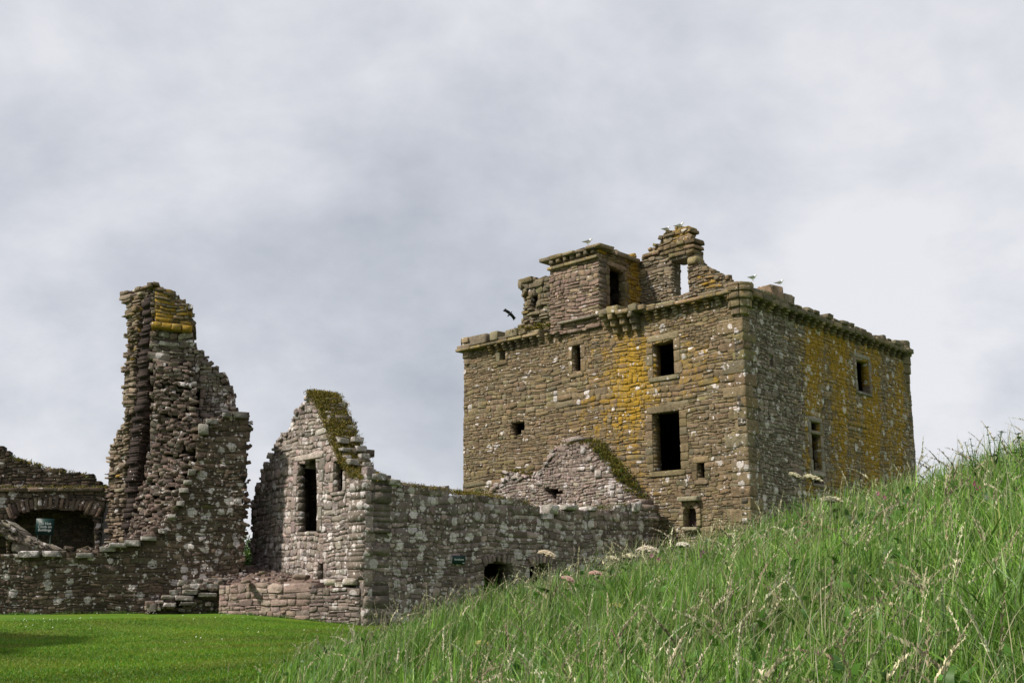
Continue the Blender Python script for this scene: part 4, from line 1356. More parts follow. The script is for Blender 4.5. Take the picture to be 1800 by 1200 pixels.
# light coping slabs on the low wall and quoins of the broken edge
for (x, y, sx, sy, cw) in ((52, 974, 22, 6, .17), (92, 973, 18, 6, .18), (150, 976, 16, 5, .22), (190, 965, 16, 5, .24), (208, 958, 18, 5, .24), (232, 955, 16, 6, .22), (262, 946, 16, 4, .26), (286, 934, 10, 4, .24), (302, 908, 9, 5, .24), (318, 885, 9, 5, .26), (324, 862, 10, 5, .24), (331, 848, 9, 5, .3), (338, 830, 8, 6, .24), (357, 755, 11, 11, .24), (372, 742, 14, 5, .2), (400, 730, 10, 5, .15), (424, 731, 15, 6, .15)):
    mb = MB()
    s, z = TP.sz(x, y)
    block(mb, TP.P(s, z, -.15), TP.d * sx * .016, TP.n * .42, UP * sy * .017, (cw, cw * .93, cw * .82), (0.05, .40, .25), rnd=12, jit=.11)
    mb.build('coping_stone', M_STONE, ruin)

# rear leaf: stack with window and the rubble core
T2 = TP.off(-1.2)
t2o = [(262, 1010), (258, 940), (262, 860), (268, 780), (270, 700), (268, 630), (269, 585), (271, 540), (270, 506), (282, 508), (296, 514), (301, 526), (312, 528), (330, 536), (330, 568), (340, 574), (341, 608), (353, 618), (356, 630), (368, 640), (384, 656), (386, 668), (402, 684), (408, 705), (409, 728), (409, 1010)]
t2h = [(339, 686), (351, 682), (352, 716), (344, 718), (339, 712)]


def mask_t2(px, py, rng):
    n = len(px)
    o = 0.15 + 0.45 * sstep(590, 560, py) * sstep(264, 276, px) + 0.1 * sstep(690, 630, py)
    return (o + rng.normal(0, .06, n), 0.33 + 0.14 * gs(px, py, 295, 715, 28, 50) + 0.08 * gs(px, py, 375, 700, 30, 50) + rng.normal(0, .09, n), 0.3 + 0.1 * sstep(660, 600, py) + rng.normal(0, .08, n))


mb = MB()
rubble(mb, T2, [T2.poly(t2o), T2.poly(t2h)], 0.15, 0.24, 1.3, [((0.155, 0.128, 0.102), 4), ((0.165, 0.130, 0.108), 3), ((0.13, 0.105, 0.08), 2), ((0.20, 0.17, 0.14), 2)], mask_t2, rough=.12, flat=True, roll=.1, seed=42, rag=.16, wob=.05, mortar=(.085, .06, .05), backstones=True)
r2 = T2.rect(337, 680, 354, 720)
pblock(mb, T2, r2[0], r2[1], r2[2], r2[3], -1.2, -.7, (.05, .035, .03), jit=.01)  # near-black block added in the window to paint its unlit inside
mb.build('stack_wall', M_STONE, ruin)
surround('window', ruin, T2, T2.rect(339, 684, 351, 717), .12, .12, njamb=2, msk=(.1, .25, .3), pal=PAL_RED, proj=.16)
mb = MB()
# weathered ledge, upper chimney stack proud of the wall
r2 = T2.rect(266, 575, 338, 583)
for k in range(4):
    a = r2[0] + (r2[1] - r2[0]) * k / 4
    b = r2[0] + (r2[1] - r2[0]) * (k + 1) / 4
    pblock(mb, T2, a, b, r2[2] + .06 - k * .03, r2[3] + .12 - k * .03, -.9, .36, (0.2, 0.15, 0.05), (.7, .15, .1), jit=.05)
pts = T2.poly([(274, 574), (274, 512), (292, 512), (303, 530), (309, 533), (330, 536), (331, 556), (340, 574)])
rubble(mb, T2.off(.22), [pts], .2, .34, 1.3, PAL_CORB, lambda px, py, rng: (0.62 + rng.normal(0, .1, len(px)), .12 + rng.normal(0, .05, len(px)), .35 + rng.normal(0, .1, len(px))), rough=.06, seed=43, rag=.04, mortar=(.08, .065, .03), backstones=True)
for (x, y, sx, sy) in ((336, 570, 7, 5), (264, 503, 6, 5), (282, 512, 11, 4), (275, 501, 6, 4), (296, 519, 8, 4), (320, 545, 10, 9)):
    s, z = T2.sz(x, y)
    block(mb, T2.P(s, z, -.1), T2.d * sx * .0205, T2.n * .4, UP * sy * .0205, (0.16, 0.12, 0.08), (.4, .1, .3), rnd=4, jit=.12)
mb.build('chimney_stack', M_STONE, ruin)
# rubble core tumbling down to the left: rough stones in a sloping bank
mb = MB()
for i in range(620):
    t = RNG.random()
    y = 640 + 310 * t
    xr = np.interp(y, [640, 700, 760, 830, 880, 920, 950], [335, 345, 345, 325, 312, 292, 262])
    xl = np.interp(y, [640, 700, 760, 850, 950], [278, 276, 280, 250, 226])
    x = xl + (xr - xl) * RNG.random()
    fr = (x - xl) / (xr - xl + 1)
    pl = T2.off(.05 + 1.0 * fr * t + .15 * RNG.random())
    s, z = pl.sz(x, y)
    sx = RNG.uniform(.07, .2)
    block(mb, pl.P(s, z, 0), pl.d * sx + UP * sx * RNG.normal(0, .2), pl.n * .2, UP * RNG.uniform(.045, .10), pick(PAL_RED, 1, RNG, .2)[0], (0.05, RNG.uniform(.1, .42), RNG.uniform(.1, .4)), rnd=4, jit=.1)
mb.build('rubble_core', M_STONE, ruin)

edge_rubble(ruin, TP, [(110, 970), (170, 968), (238, 951), (268, 945), (284, 927), (298, 905), (318, 870), (332, 838), (348, 802), (348, 745), (385, 736), (437, 727)], 190, .9, PAL_DARK, (.08, .36, .3), 81)
edge_rubble(ruin, TP, [(437, 729), (433, 765), (430, 850), (427, 930), (423, 1000)], 90, .4, PAL_DARK, (.05, .34, .25), 82, .04, .11)
edge_rubble(ruin, T2, [(341, 608), (353, 618), (368, 640), (384, 656), (402, 684), (409, 728)], 110, .9, PAL_RED, (.15, .36, .3), 83)
edge_rubble(ruin, T2, [(270, 506), (296, 514), (312, 528), (330, 536), (331, 560)], 60, .8, PAL_CORB, (.4, .15, .35), 84)
# spine wall: lit ragged end, inner face running back right with shade put into its colour
E0 = atx(238, 40.8)
de = np.array([0.80, -0.60])
di = np.array([0.60, 0.80])
EP = Plane(E0, de, (-0.60, -0.80))
SPn = Plane(E0, di, (0.80, -0.60))
eo = [(192, 1010), (189, 862), (192, 835), (194, 800), (198, 782), (206, 757), (219, 742), (221, 715), (218, 690), (219, 650), (221, 632), (226, 612), (224, 590), (226, 568), (222, 550), (224, 532), (217, 522), (217, 511), (236, 508), (244, 501), (256, 502), (262, 498), (262, 520), (244, 545), (240, 600), (238, 700), (233, 750), (226, 800), (222, 860), (218, 1010)]
mb = MB()
mask_e = lambda px, py, rng: (0.26 + 0.22 * gs(px, py, 228, 590, 30, 80) + rng.normal(0, .12, len(px)), .22 + rng.normal(0, .07, len(px)), .36 + rng.normal(0, .09, len(px)))
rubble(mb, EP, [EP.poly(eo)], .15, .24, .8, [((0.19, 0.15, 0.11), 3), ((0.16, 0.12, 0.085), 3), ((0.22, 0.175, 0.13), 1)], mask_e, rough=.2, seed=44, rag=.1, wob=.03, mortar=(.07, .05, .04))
eot = EP.poly([(238, 1010), (238, 520)])
ztop = T2.sz(270, 505)[1]
rubble(mb, SPn, [[(-.25, .2), (3.4, .2), (3.3, 5.2), (1.7, 8.5), (1.1, ztop - .8), (.9, ztop), (.2, ztop), (-.1, ztop - .3), (-.1, 8), (-.25, 6)]], .13, .3, .55, PAL_RED_SHADED, lambda px, py, rng: (.05 + 0 * px, .16 + rng.normal(0, .05, len(px)), .28 + .1 * sstep(560, 520, py) + rng.normal(0, .06, len(px))), rough=.1, seed=45, rag=.12, wob=.05, mortar=(.04, .028, .024))
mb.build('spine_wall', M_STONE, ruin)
# back wall closing the hollow
mb = MB()
BK = Plane(T0 + nt_ * -5.2, dt, nt_)
rubble(mb, BK, [[(4.2, .2), (6.6, .2), (6.6, 4.6), (5.2, 5), (4.2, 4.2)]], .22, .4, .5, PAL_RED_SHADED, None, rough=.1, seed=46, rag=.05, mortar=(.04, .03, .025))
mb.build('back_wall', M_STONE, ruin)

# ------------------------------------------------------------------ vaulted range at the far left
V0 = T0 + nt_ * -3.4
VP = Plane(V0, dt, nt_)
vault = empty('vaulted_ruin', 'low ruined vault with a dark arched opening behind the courtyard wall', 'ruin', (V0[0] + 2, V0[1], .3))
mask_v = lambda px, py, rng: (0.12 + rng.normal(0, .06, len(px)), .24 + 0.2 * gs(px, py, 20, 880, 25, 20) + .12 * gs(px, py, 170, 885, 20, 20) + rng.normal(0, .08, len(px)), .36 + rng.normal(0, .08, len(px)))
VU = VP.off(-.5)
mb = MB()
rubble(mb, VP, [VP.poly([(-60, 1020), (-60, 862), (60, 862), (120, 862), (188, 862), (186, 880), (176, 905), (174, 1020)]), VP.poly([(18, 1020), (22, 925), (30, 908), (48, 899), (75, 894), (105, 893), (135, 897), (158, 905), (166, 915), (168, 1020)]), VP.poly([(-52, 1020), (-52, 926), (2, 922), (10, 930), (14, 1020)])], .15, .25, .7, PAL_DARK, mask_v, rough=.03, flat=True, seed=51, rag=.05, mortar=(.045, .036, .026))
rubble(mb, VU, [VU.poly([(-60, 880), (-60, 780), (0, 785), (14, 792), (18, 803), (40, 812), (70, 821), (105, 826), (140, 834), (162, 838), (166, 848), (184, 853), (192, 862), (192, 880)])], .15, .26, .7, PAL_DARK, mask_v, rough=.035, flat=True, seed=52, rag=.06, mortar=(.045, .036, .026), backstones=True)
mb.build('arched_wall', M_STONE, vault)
mb = MB()
for k in range(26):
    t = (k + .5) / 26
    a = math.pi * (1 - t)
    x = 95 + 78 * math.cos(a) + RNG.normal(0, 1)
    y = 902 - 18 * math.sin(a)
    s, z = VP.sz(x, y)
    rd = VP.d * math.cos(a) * .45 + UP
    rd /= np.linalg.norm(rd)
    td = np.cross(VP.n, rd)
    block(mb, VP.P(s, z, -.2), td * .06, VP.n * RNG.uniform(.24, .3), rd * RNG.uniform(.17, .26), pick(PAL_DARK, 1, RNG, .2)[0] * 1.15, (0.05, RNG.uniform(.2, .45), .36), jit=.06)
for k in range(9):
    x = -40 + 26 * k
    s, z = VP.sz(x, 860)
    pblock(mb, VP, s - .3, s + .3, z - .08, z + .07, -.7, .14, pick(PAL_DARK, 1, RNG, .15)[0] * 1.3, (.15, .25, .5), jit=.05)
mb.build('arch_stones', M_STONE, vault)
mb = MB()
# the barrel behind the opening, closed at its back
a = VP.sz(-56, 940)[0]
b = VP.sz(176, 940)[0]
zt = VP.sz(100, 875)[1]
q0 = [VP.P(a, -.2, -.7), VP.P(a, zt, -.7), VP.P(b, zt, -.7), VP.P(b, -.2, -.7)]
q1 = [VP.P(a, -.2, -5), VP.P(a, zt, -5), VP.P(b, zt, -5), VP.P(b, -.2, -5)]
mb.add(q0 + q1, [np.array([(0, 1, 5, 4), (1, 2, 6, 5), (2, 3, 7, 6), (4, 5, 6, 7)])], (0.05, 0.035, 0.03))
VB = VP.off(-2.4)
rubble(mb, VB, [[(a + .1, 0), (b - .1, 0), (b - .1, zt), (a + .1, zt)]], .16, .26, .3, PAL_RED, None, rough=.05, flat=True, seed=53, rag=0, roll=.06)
mb.build('dark_lining', M_STONE, vault)
mb = MB()
tuft_cloud(mb, line_pts(VP, [(-20, 860), (60, 860), (120, 861), (185, 860)], -.45, .1, .1, .06) + line_pts(VU, [(20, 806), (45, 813), (70, 820)], -.6, .05, .05, .03) + line_pts(VU, [(70, 821), (160, 838)], -.6, .05, .12, .0), VP.n, 30, .09, TURF_COLS + MOSS_COLS, spread=.07)
mb.build('turf', M_MOSS, vault)

# broken rib of a lower vault, curving down to the low wall
RB = TP.off(-1.3)
rib = empty('broken_vault_rib', 'pale curved stub of a fallen vault rib sloping down to the low wall', 'ruin', (*RB.P(0.3, 0, -.5)[:2], .3))
mb = MB()
path = [(-24, 910), (-5, 914), (12, 920), (28, 930), (42, 943), (62, 951), (84, 960), (106, 968)]
pp = np.array(path, float)
for k in range(120):
    t = RNG.random() * 6.99
    i = int(t)
    x, y = pp[i] + (pp[i + 1] - pp[i]) * (t - i)
    ang = math.atan2(-(pp[i + 1][1] - pp[i][1]), pp[i + 1][0] - pp[i][0]) + RNG.normal(0, .12)
    lay = RNG.random()
    s, z = RB.sz(x, y + lay * (24 if t < 4 else 12))
    td = RB.d * math.cos(ang) + UP * math.sin(ang)
    rd = -RB.d * math.sin(ang) + UP * math.cos(ang)
    block(mb, RB.P(s, z, -.9 - .1 * RNG.random()), td * RNG.uniform(.09, .2), RB.n * RNG.uniform(.95, 1.1), rd * RNG.uniform(.045, .08), pick([((0.22, 0.19, 0.145), 1), ((0.17, 0.145, 0.11), 1)], 1, RNG, .15)[0], (.1, .42, .25), jit=.09, rnd=12)
for k in range(7):
    x = 30 + 13 * k
    s, z = RB.sz(x, 962 + k * 2)
    block(mb, RB.P(s, z, -.4), RB.d * .2, RB.n * .5, UP * .14, pick([((0.2, 0.17, 0.13), 1)], 1, RNG, .15)[0], (.05, .35, .3), jit=.1, rnd=12)
tag_ = mb.build('rib_stones', M_STONE, rib)

# ------------------------------------------------------------------ retaining wall, steps and the earth floor
R1 = atx(386, 38.6)
dr_ = (R1 - A) / np.linalg.norm(R1 - A)
RP = Plane(A, dr_, (dr_[1] * -1 if False else -dr_[1], dr_[0]))
if RP.n[1] > 0:
    RP = Plane(A, dr_, (dr_[1], -dr_[0]))
rwall = empty('retaining_wall', 'low retaining wall of fresh pink stones below the gable doorway', 'wall', (*((A + R1) / 2), .1))
rlen = RP.sz(386, 1050)[0]
mb = MB()
rz = [RP.sz(x, y) for x, y in ((632, 1032), (600, 1030), (560, 1030), (540, 1026), (500, 1026), (450, 1028), (386, 1031))]
mask_r = lambda px, py, rng: (0.05 + 0 * px, 0.14 + .2 * sstep(520, 580, px) + rng.normal(0, .06, len(px)), .1 + .25 * sstep(520, 580, px) + rng.normal(0, .05, len(px)))
ra = [(.1, -.3)] + rz + [(rlen, -.3)]
cutm = RP.sz(545, 1060)[0]
rz1 = [p for p in rz if p[0] < cutm]
rz2 = [p for p in rz if p[0] >= cutm]
rubble(mb, RP, [[(.1, -.3)] + rz1 + [(cutm, rz1[-1][1]), (cutm, -.3)]], .18, .32, .8, PAL_LONG, mask_r, flat=True, rough=.04, seed=61, rag=.02, wob=.03)
rubble(mb, RP, [[(cutm, -.3), (cutm, rz2[0][1])] + rz2 + [(rlen, -.3)]], .17, .27, .8, PAL_PINK, mask_r, flat=True, rough=.045, seed=62, rag=.02, wob=.04, mortar=(.2, .15, .125))
for (x, y, sx, sy) in ((580, 1023, 14, 6), (614, 1022, 16, 6), (597, 1027, 8, 4)):
    s, z = RP.sz(x, y)
    block(mb, RP.P(s, z, -.2), RP.d * sx * .019, RP.n * .3, UP * sy * .019, (0.36, 0.31, 0.25), (0, .4, .2), rnd=4, jit=.1)
mb.build('wall_face', M_STONE, rwall)

STP = TP.off(.75)
steps = empty('stone_steps', 'ruined flight of lichen white stone steps against the base of the tall ruin', 'steps', (*STP.P(STP.sz(320, 1050)[0], 0)[:2], .3))
so = [(258, 1085), (257, 1060), (282, 1057), (300, 1050), (302, 1040), (318, 1036), (320, 1022), (345, 1020), (388, 1022), (388, 1085)]
mb = MB()
rubble(mb, STP, [[(s, max(z, -.1)) for s, z in STP.poly(so)]], .16, .28, 1.0, PAL_DARK, lambda px, py, rng: (.15 + 0 * px, .3 + rng.normal(0, .1, len(px)), .3 + rng.normal(0, .06, len(px))), rough=.1, seed=63, rag=.05, wob=.03)
for (x, y, sx, sy, cw, o) in ((326, 1024, 14, 6, .3, .1), (352, 1021, 16, 4, .32, -.1), (378, 1019, 16, 4, .32, -.1), (404, 1018, 16, 4, .2, -.4), (345, 1030, 16, 5, .28, .2), (372, 1030, 18, 5, .24, .2), (310, 1040, 13, 4, .24, .2), (336, 1040, 16, 5, .26, .3), (296, 1049, 14, 4, .25, .25), (325, 1050, 18, 5, .15, .35), (365, 1045, 20, 4, .24, .3), (268, 1068, 10, 8, .16, .2), (300, 1062, 13, 4, .16, .35), (330, 1060, 16, 4, .12, .4)):
    s, z = STP.sz(x, y)
    block(mb, STP.P(s, z, o - .3), STP.d * sx * .0155, STP.n * .4, UP * sy * .0165, (cw, cw * .88, cw * .76), (.12, .38, .22), rnd=12, jit=.11)
for _ in range(130):
    x = RNG.uniform(262, 388)
    y0_ = np.interp(x, [258, 282, 300, 318, 345, 388], [1062, 1056, 1046, 1030, 1021, 1021])
    y = RNG.uniform(y0_, y0_ + 14 if RNG.random() < .7 else 1072)
    s, z = STP.sz(x, y)
    sx = RNG.uniform(.06, .17)
    block(mb, STP.P(s, z, RNG.uniform(-.15, .18)), STP.d * sx + UP * sx * RNG.normal(0, .12), STP.n * .16, UP * RNG.uniform(.04, .08), pick(PAL_RED + PAL_GABLE[:1], 1, RNG, .15)[0], (.1, RNG.uniform(.25, .5), .22), rnd=9, jit=.12)
mb.build('step_stones', M_STONE, steps)

mb = MB()
# trodden earth floor between retaining wall, gable and ruin
gx = np.linspace(0, 1, 24)
fa0 = np.array([*(A + dg * .3), 1.22])
pA = RP.P(.3, rz[0][1] - .12, -.2)
pB = RP.P(rlen + .4, rz[-1][1] - .12, -.2)
pC = np.array([*(A + dg * 7.9), 1.95])
pD = np.array([*(T1 + dt * -1.0 + nt_ * -.6), 1.8])
Vv = []
for i in gx:
    for j in gx:
        p = (pA * (1 - i) + pB * i) * (1 - j) + (pC * (1 - i) + pD * i) * j
        # keep the near edge against the gable
        p = p + np.array([0, 0, .05 * math.sin(i * 21) * math.sin(j * 17) + .03 * RNG.normal()])
        Vv.append(p)
Vv = np.array(Vv)
ii = np.arange(24 * 24).reshape(24, 24)
fa = np.stack([ii[:-1, :-1], ii[1:, :-1], ii[1:, 1:], ii[:-1, 1:]], -1).reshape(-1, 4)
mb.add(Vv, fa, (0.15, 0.105, 0.085), (0, .05, .2))
eo_ = mb.build('earth_floor', M_STONE, smooth=True)
tag(eo_, kind='structure')
lbl = ['flat brown slab lying on the earth floor beside the doorway', 'small rounded stone on the earth floor left of the brown slab', 'small pale stone on the earth floor near the tall ruin', 'reddish stone at the edge of the pink retaining wall']
for (x, y, sx, sy), lb in zip(((530, 1014, 15, 4), (496, 1019, 7, 3), (462, 1006, 6, 2.5), (432, 1022, 7, 3)), lbl):
    pl = Plane(A + dg * 2 + np.array([-2.0, .2]), (1, 0), (0, -1))
    s, z = pl.sz(x, y)
    mb = MB()
    block(mb, pl.P(s, z, 0), pl.d * sx * .0195, pl.n * .25, UP * sy * .0195, (0.19, 0.145, 0.11), (.05, .25, .15), rnd=4, jit=.12)
    o = mb.build('loose_stone', M_STONE)
    tag(o, lb, 'stone', 'loose stones on the earth floor')

# unseen wall added left of the view so its shadow falls on the lawn
mb = MB()
OW = Plane((-13.6, 15.0), (-0.25, 1.0), (1.0, 0.25))
rubble(mb, OW, [[(1.5, -.2), (13.5, -.2), (13.5, 4.0), (12.2, 5.2), (11.0, 6.6), (9.2, 7.0), (7.4, 5.8), (5.5, 6.1), (4.0, 5.2), (2.8, 4.8), (1.5, 3.8)]], .35, .6, .9, PAL_DARK, None, seed=71, rag=.15, backstones=True)
ow = mb.build('shade_casting_wall', M_STONE)
tag(ow, 'dark ruined wall added beyond the left edge to shade the lawn', 'ruin')


# ------------------------------------------------------------------ signs
def text_obj(name, body, size, loc, rot, mat, parent, sp=1.0):
    cu = bpy.data.curves.new(name, 'FONT')
    cu.body = body
    cu.size = size
    cu.align_x = 'CENTER'
    cu.align_y = 'CENTER'
    cu.extrude = 0.002
    cu.offset = size * 0.012
    cu.space_line = sp
    tmp = bpy.data.objects.new('text_source', cu)
    me = bpy.data.meshes.new_from_object(tmp)
    bpy.data.objects.remove(tmp)
    me.materials.clear()
    me.materials.append(mat)
    o = bpy.data.objects.new(name, me)
    COL.objects.link(o)
    o.parent = parent
    b = WORLD_LOC[parent.name]
    o.location = tuple(np.array(loc) - np.array(b))
    o.rotation_euler = rot
    WORLD_LOC[o.name] = tuple(b)
    return o


def box(mb, pl, s0, s1, z0, z1, o0, o1, col=(.5, .5, .5)):
    V = [pl.P(s, z, o) for o in (o0, o1) for s, z in ((s0, z0), (s1, z0), (s1, z1), (s0, z1))]
    mb.add(V, [np.array([(3, 2, 1, 0), (4, 5, 6, 7), (0, 1, 5, 4), (1, 2, 6, 5), (2, 3, 7, 6), (3, 0, 4, 7)])], col)


def sign(name, label, pl, r, posts, zground):
    s0, s1, z0, z1 = r
    e = empty(name, label, 'sign', pl.P((s0 + s1) / 2, zground, 0))
    mb = MB()
    box(mb, pl, s0, s1, z0, z1, 0, .03)
    mb.build('panel', M_SIGN, e)
    for sp_ in posts:
        mb = MB()
        box(mb, pl, sp_ - .02, sp_ + .02, zground, z1 - .02, -.045, -.003)
        mb.build('post', M_POST, e)
    return e


WS = TP.off(-2.2)
r = WS.rect(63, 911, 95, 940)
e = sign('warning_sign', 'dark green sign on two posts reading Do Not Climb on Buildings', WS, r, (r[0] + .09, r[1] - .09), .5)
yaw = math.atan2(dt[1], dt[0])
text_obj('lettering', 'Do Not\nClimb on\nBuildings', .125, WS.P((r[0] + r[1]) / 2, (r[2] + r[3]) / 2, .034), (math.pi / 2, 0, yaw), M_LETTER, e, .9)
LS = LP.off(.10)
r = LS.rect(795, 976, 817, 991)
e = sign('name_sign', 'small dark green sign reading Storehouse on the long wall', LS, r, (), r[2])
yl = math.atan2(dl[1], dl[0])
text_obj('lettering', 'Storehouse', .085, LS.P((r[0] + r[1]) / 2, (r[2] * .45 + r[3] * .55), .034), (math.pi / 2, 0, yl), M_LETTER, e)
mb = MB()
box(mb, LS, r[1] - .12, r[1] - .03, r[2] + .03, r[2] + .05, .03, .034)
mb.build('white_mark', M_LETTER, e)


# ------------------------------------------------------------------ birds
def loft(mb, path, radii, nseg=10, col=(.8, .8, .8), mi=0, chord=None):
    """one continuous skin round a spine; radii may be (side, up)"""
    path = np.asarray(path, float)
    n = len(path)
    V = []
    for i in range(n):
        t = path[min(i + 1, n - 1)] - path[max(i - 1, 0)]
        t = t / (np.linalg.norm(t) + 1e-9)
        ref = UP if abs(t[2]) < .95 else np.array([1., 0, 0])
        a = np.cross(t, ref) if chord is None else chord - t * t.dot(chord)
        a /= np.linalg.norm(a)
        b = np.cross(a, t)
        ra, rb = radii[i] if isinstance(radii[i], (tuple, list)) else (radii[i], radii[i])
        for k in range(nseg):
            th = 2 * math.pi * k / nseg
            V.append(path[i] + a * ra * math.cos(th) + b * rb * math.sin(th))
    V.append(path[0])
    V.append(path[-1])
    q = [(i * nseg + k, i * nseg + (k + 1) % nseg, (i + 1) * nseg + (k + 1) % nseg, (i + 1) * nseg + k) for i in range(n - 1) for k in range(nseg)]
    t0 = [(n * nseg, (k + 1) % nseg, k) for k in range(nseg)]
    t1 = [(n * nseg + 1, (n - 1) * nseg + k, (n - 1) * nseg + (k + 1) % nseg) for k in range(nseg)]
    mb.add(V, [np.array(q), np.array(t0 + t1)], col, mi=mi)


def gull(px, py, pl, size, facing, label, standing=True):
    """px, py: where the feet stand"""
    s, z = pl.sz(px, py)
    base = pl.P(s, z, 0)
    e = empty('gull', label, 'gull', base, 'white gulls on the keep')
    e.rotation_euler = (0, 0, facing)
    loc = WORLD_LOC[e.name]
    k = size
    o3 = np.array(loc)
    lift = 0.05 * k if standing else -0.03
    P = lambda x, y, zz: o3 + np.array([x, y, zz]) * k + np.array([0, 0, lift])
    mb = MB()
    sp = [(-.24, 0, .10), (-.16, 0, .115), (-.05, 0, .11), (.06, 0, .12), (.12, 0, .16), (.155, 0, .215), (.175, 0, .25), (.205, 0, .262), (.235, 0, .255)]
    rd = [.018, (.045, .04), (.085, .08), (.085, .085), (.066, .07), (.045, .048), (.044, .046), (.04, .04), .012]
    loft(mb, [P(*q) for q in sp], [tuple(np.array(r_) * k) if isinstance(r_, tuple) else r_ * k for r_ in rd], 12)
    mb.build('body', M_WHITE, e, smooth=True)
    mb = MB()
    loft(mb, [P(.23, 0, .256), P(.265, 0, .252), P(.285, 0, .24)], [.013 * k, .010 * k, .003 * k], 8)
    mb.build('beak', M_BEAK, e, smooth=True)
    for sg in (-1, 1):
        mb = MB()
        loft(mb, [P(.09, sg * .07, .155), P(.0, sg * .088, .15), (P(-.12, sg * .07, .125)), (P(-.25, sg * .03, .105)), (P(-.33, sg * .01, .10))], [(.012 * k, .03 * k), (.02 * k, .058 * k), (.02 * k, .045 * k), (.012 * k, .02 * k), .004 * k], 10)
        mb.build('wing', M_GREY, e, smooth=True)
        if standing:
            mb = MB()
            loft(mb, [P(.0, sg * .035, .06), P(.005, sg * .035, -.0), o3 + np.array([.005, sg * .035, 0]) * k, o3 + np.array([.05, sg * .035, -.0]) * k], [.010 * k, .007 * k, .007 * k, .012 * k], 8)
            mb.build('leg', M_BEAK, e, smooth=True)
    return e


yaw_r = 0.15
gull(1033, 430, CH, .85, yaw_r, 'white gull resting on the flat eaves of the cap house')
gull(1171, 408, BW, .85, yaw_r + .3, 'gull with folded grey wings standing on the lower left shoulder of the chimney')
gull(1194, 399, BW, .85, yaw_r - .2, 'gull sitting on the very top of the broken chimney', standing=False)
gull(1323, 493, F1.off(.3), .75, yaw_r + .2, 'gull standing on the rounded corner turret')
gull(1370, 499, FP2.off(-.4), .75, yaw_r - .1, 'gull crouching on the brown block of the side parapet', standing=False)


def crow():
    p = np.array([0, 0, EYE]) + ray(896, 552) * 36.0
    e = empty('crow', 'black crow flying left of the keep with its wings spread', 'crow', p)
    o3 = np.array(p)
    k = .62
    # local frame: body axis b, wing axis wv (seen from below in a bank)
    b = np.array([.62, -.35, .62])
    b /= np.linalg.norm(b)
    wv = np.array([.66, .25, -.70])
    wv -= b * wv.dot(b)
    wv /= np.linalg.norm(wv)
    nn = np.cross(b, wv)
    P = lambda x, y, zz: o3 + (b * x + wv * y + nn * zz) * k
    mb = MB()
    sp = [(-.17, 0), (-.13, 0), (-.08, 0), (0, 0), (.07, 0), (.11, 0), (.14, 0), (.165, 0), (.20, 0)]
    loft(mb, [P(x, 0, 0) for x, _ in sp], [(.06 * k, .012 * k), (.04 * k, .02 * k), .04 * k, .048 * k, .04 * k, .03 * k, .032 * k, .02 * k, .003 * k], 10)
    mb.build('body', M_BLACK, e, smooth=True)
    for sg in (-1, 1):
        mb = MB()
        stations = [(.0, .05, .075), (.10, .06, .085), (.20, .045, .08), (.28, .02, .07)]
        loft(mb, [P(cx, sg * y, .03 * y) for y, cx, _ in [(a, c - .03, d) for a, c, d in stations]], [(d * k, .010 * k) for _, _, d in stations], 10, chord=b)
        for j in range(5):
            a = -.5 + .25 * j
            r0 = P(.0 + .025 * (j - 2), sg * .27, .01)
            r1 = P(.0 + .05 * (j - 2) - .03, sg * (.40 - .012 * abs(j - 2)), .02)
            loft(mb, [r0, (r0 + r1) / 2, r1], [(.022 * k, .005 * k), (.022 * k, .005 * k), (.010 * k, .003 * k)], 6, chord=b)
        mb.build('wing', M_BLACK, e, smooth=True)


crow()

# ------------------------------------------------------------------ meadow grass on the near bank
GREEN = [((0.09, 0.198, 0.0197), 4), ((0.126, 0.2464, 0.0325), 4), ((0.054, 0.132, 0.0128), 3.5), ((0.18, 0.2992, 0.0696), 2.8), ((0.1224, 0.22, 0.0754), 2), ((0.252, 0.2904, 0.1044), 1.2)]
STRAW = [((0.36, 0.34, 0.21), 3), ((0.30, 0.275, 0.17), 3), ((0.48, 0.45, 0.31), 2), ((0.24, 0.19, 0.13), 1.5)]


def scatter(n, rng, r0=3.2, r1=17.5, p0=330, p1=2050):
    pe = rng.uniform(p0, p1, n)
    r = r0 + (r1 - r0) * rng.random(n) ** 0.85
    th = np.arctan((pe - 900) / (F / 0.9776))
    return r * np.sin(th), r * np.cos(th), pe, r


def blades(mb, x, y, z, h, wd, lean, az, face, col, drop=0.25, lv=(0, .35, .7, 1.0)):
    n = len(x)
    root = np.stack([x, y, z], 1)
    bd = np.stack([np.cos(az), np.sin(az), np.zeros(n)], 1)
    sd = np.stack([np.cos(face), np.sin(face), np.zeros(n)], 1)
    V = np.zeros((n, 2 * (len(lv) - 1) + 1, 3))
    for i, t in enumerate(lv):
        c = root + bd * (h * lean * t ** 1.8)[:, None]
        c[:, 2] += h * (t - drop * lean * t ** 3)
        if i < len(lv) - 1:
            hw = wd * (1 - .55 * t) / 2
            V[:, 2 * i] = c - sd * hw[:, None]
            V[:, 2 * i + 1] = c + sd * hw[:, None]
        else:
            V[:, 2 * i] = c
    k = V.shape[1]
    q = [(2 * i, 2 * i + 1, 2 * i + 3, 2 * i + 2) for i in range(len(lv) - 2)]
    m = len(lv) - 2
    ofs = (np.arange(n) * k)[:, None, None]
    mb.add(V.reshape(-1, 3), [(np.array(q)[None] + ofs).reshape(-1, 4), (np.array([(2 * m, 2 * m + 1, 2 * m + 2)])[None] + ofs).reshape(-1, 3)], np.repeat(col, k, 0))


def clump(x, y, f=1.0):
    return 0.5 + 0.5 * np.sin(x * 1.9 * f + 1.7 * np.sin(y * 1.3 * f)) * np.sin(y * 2.3 * f + 1.1 * np.sin(x * 1.1 * f))


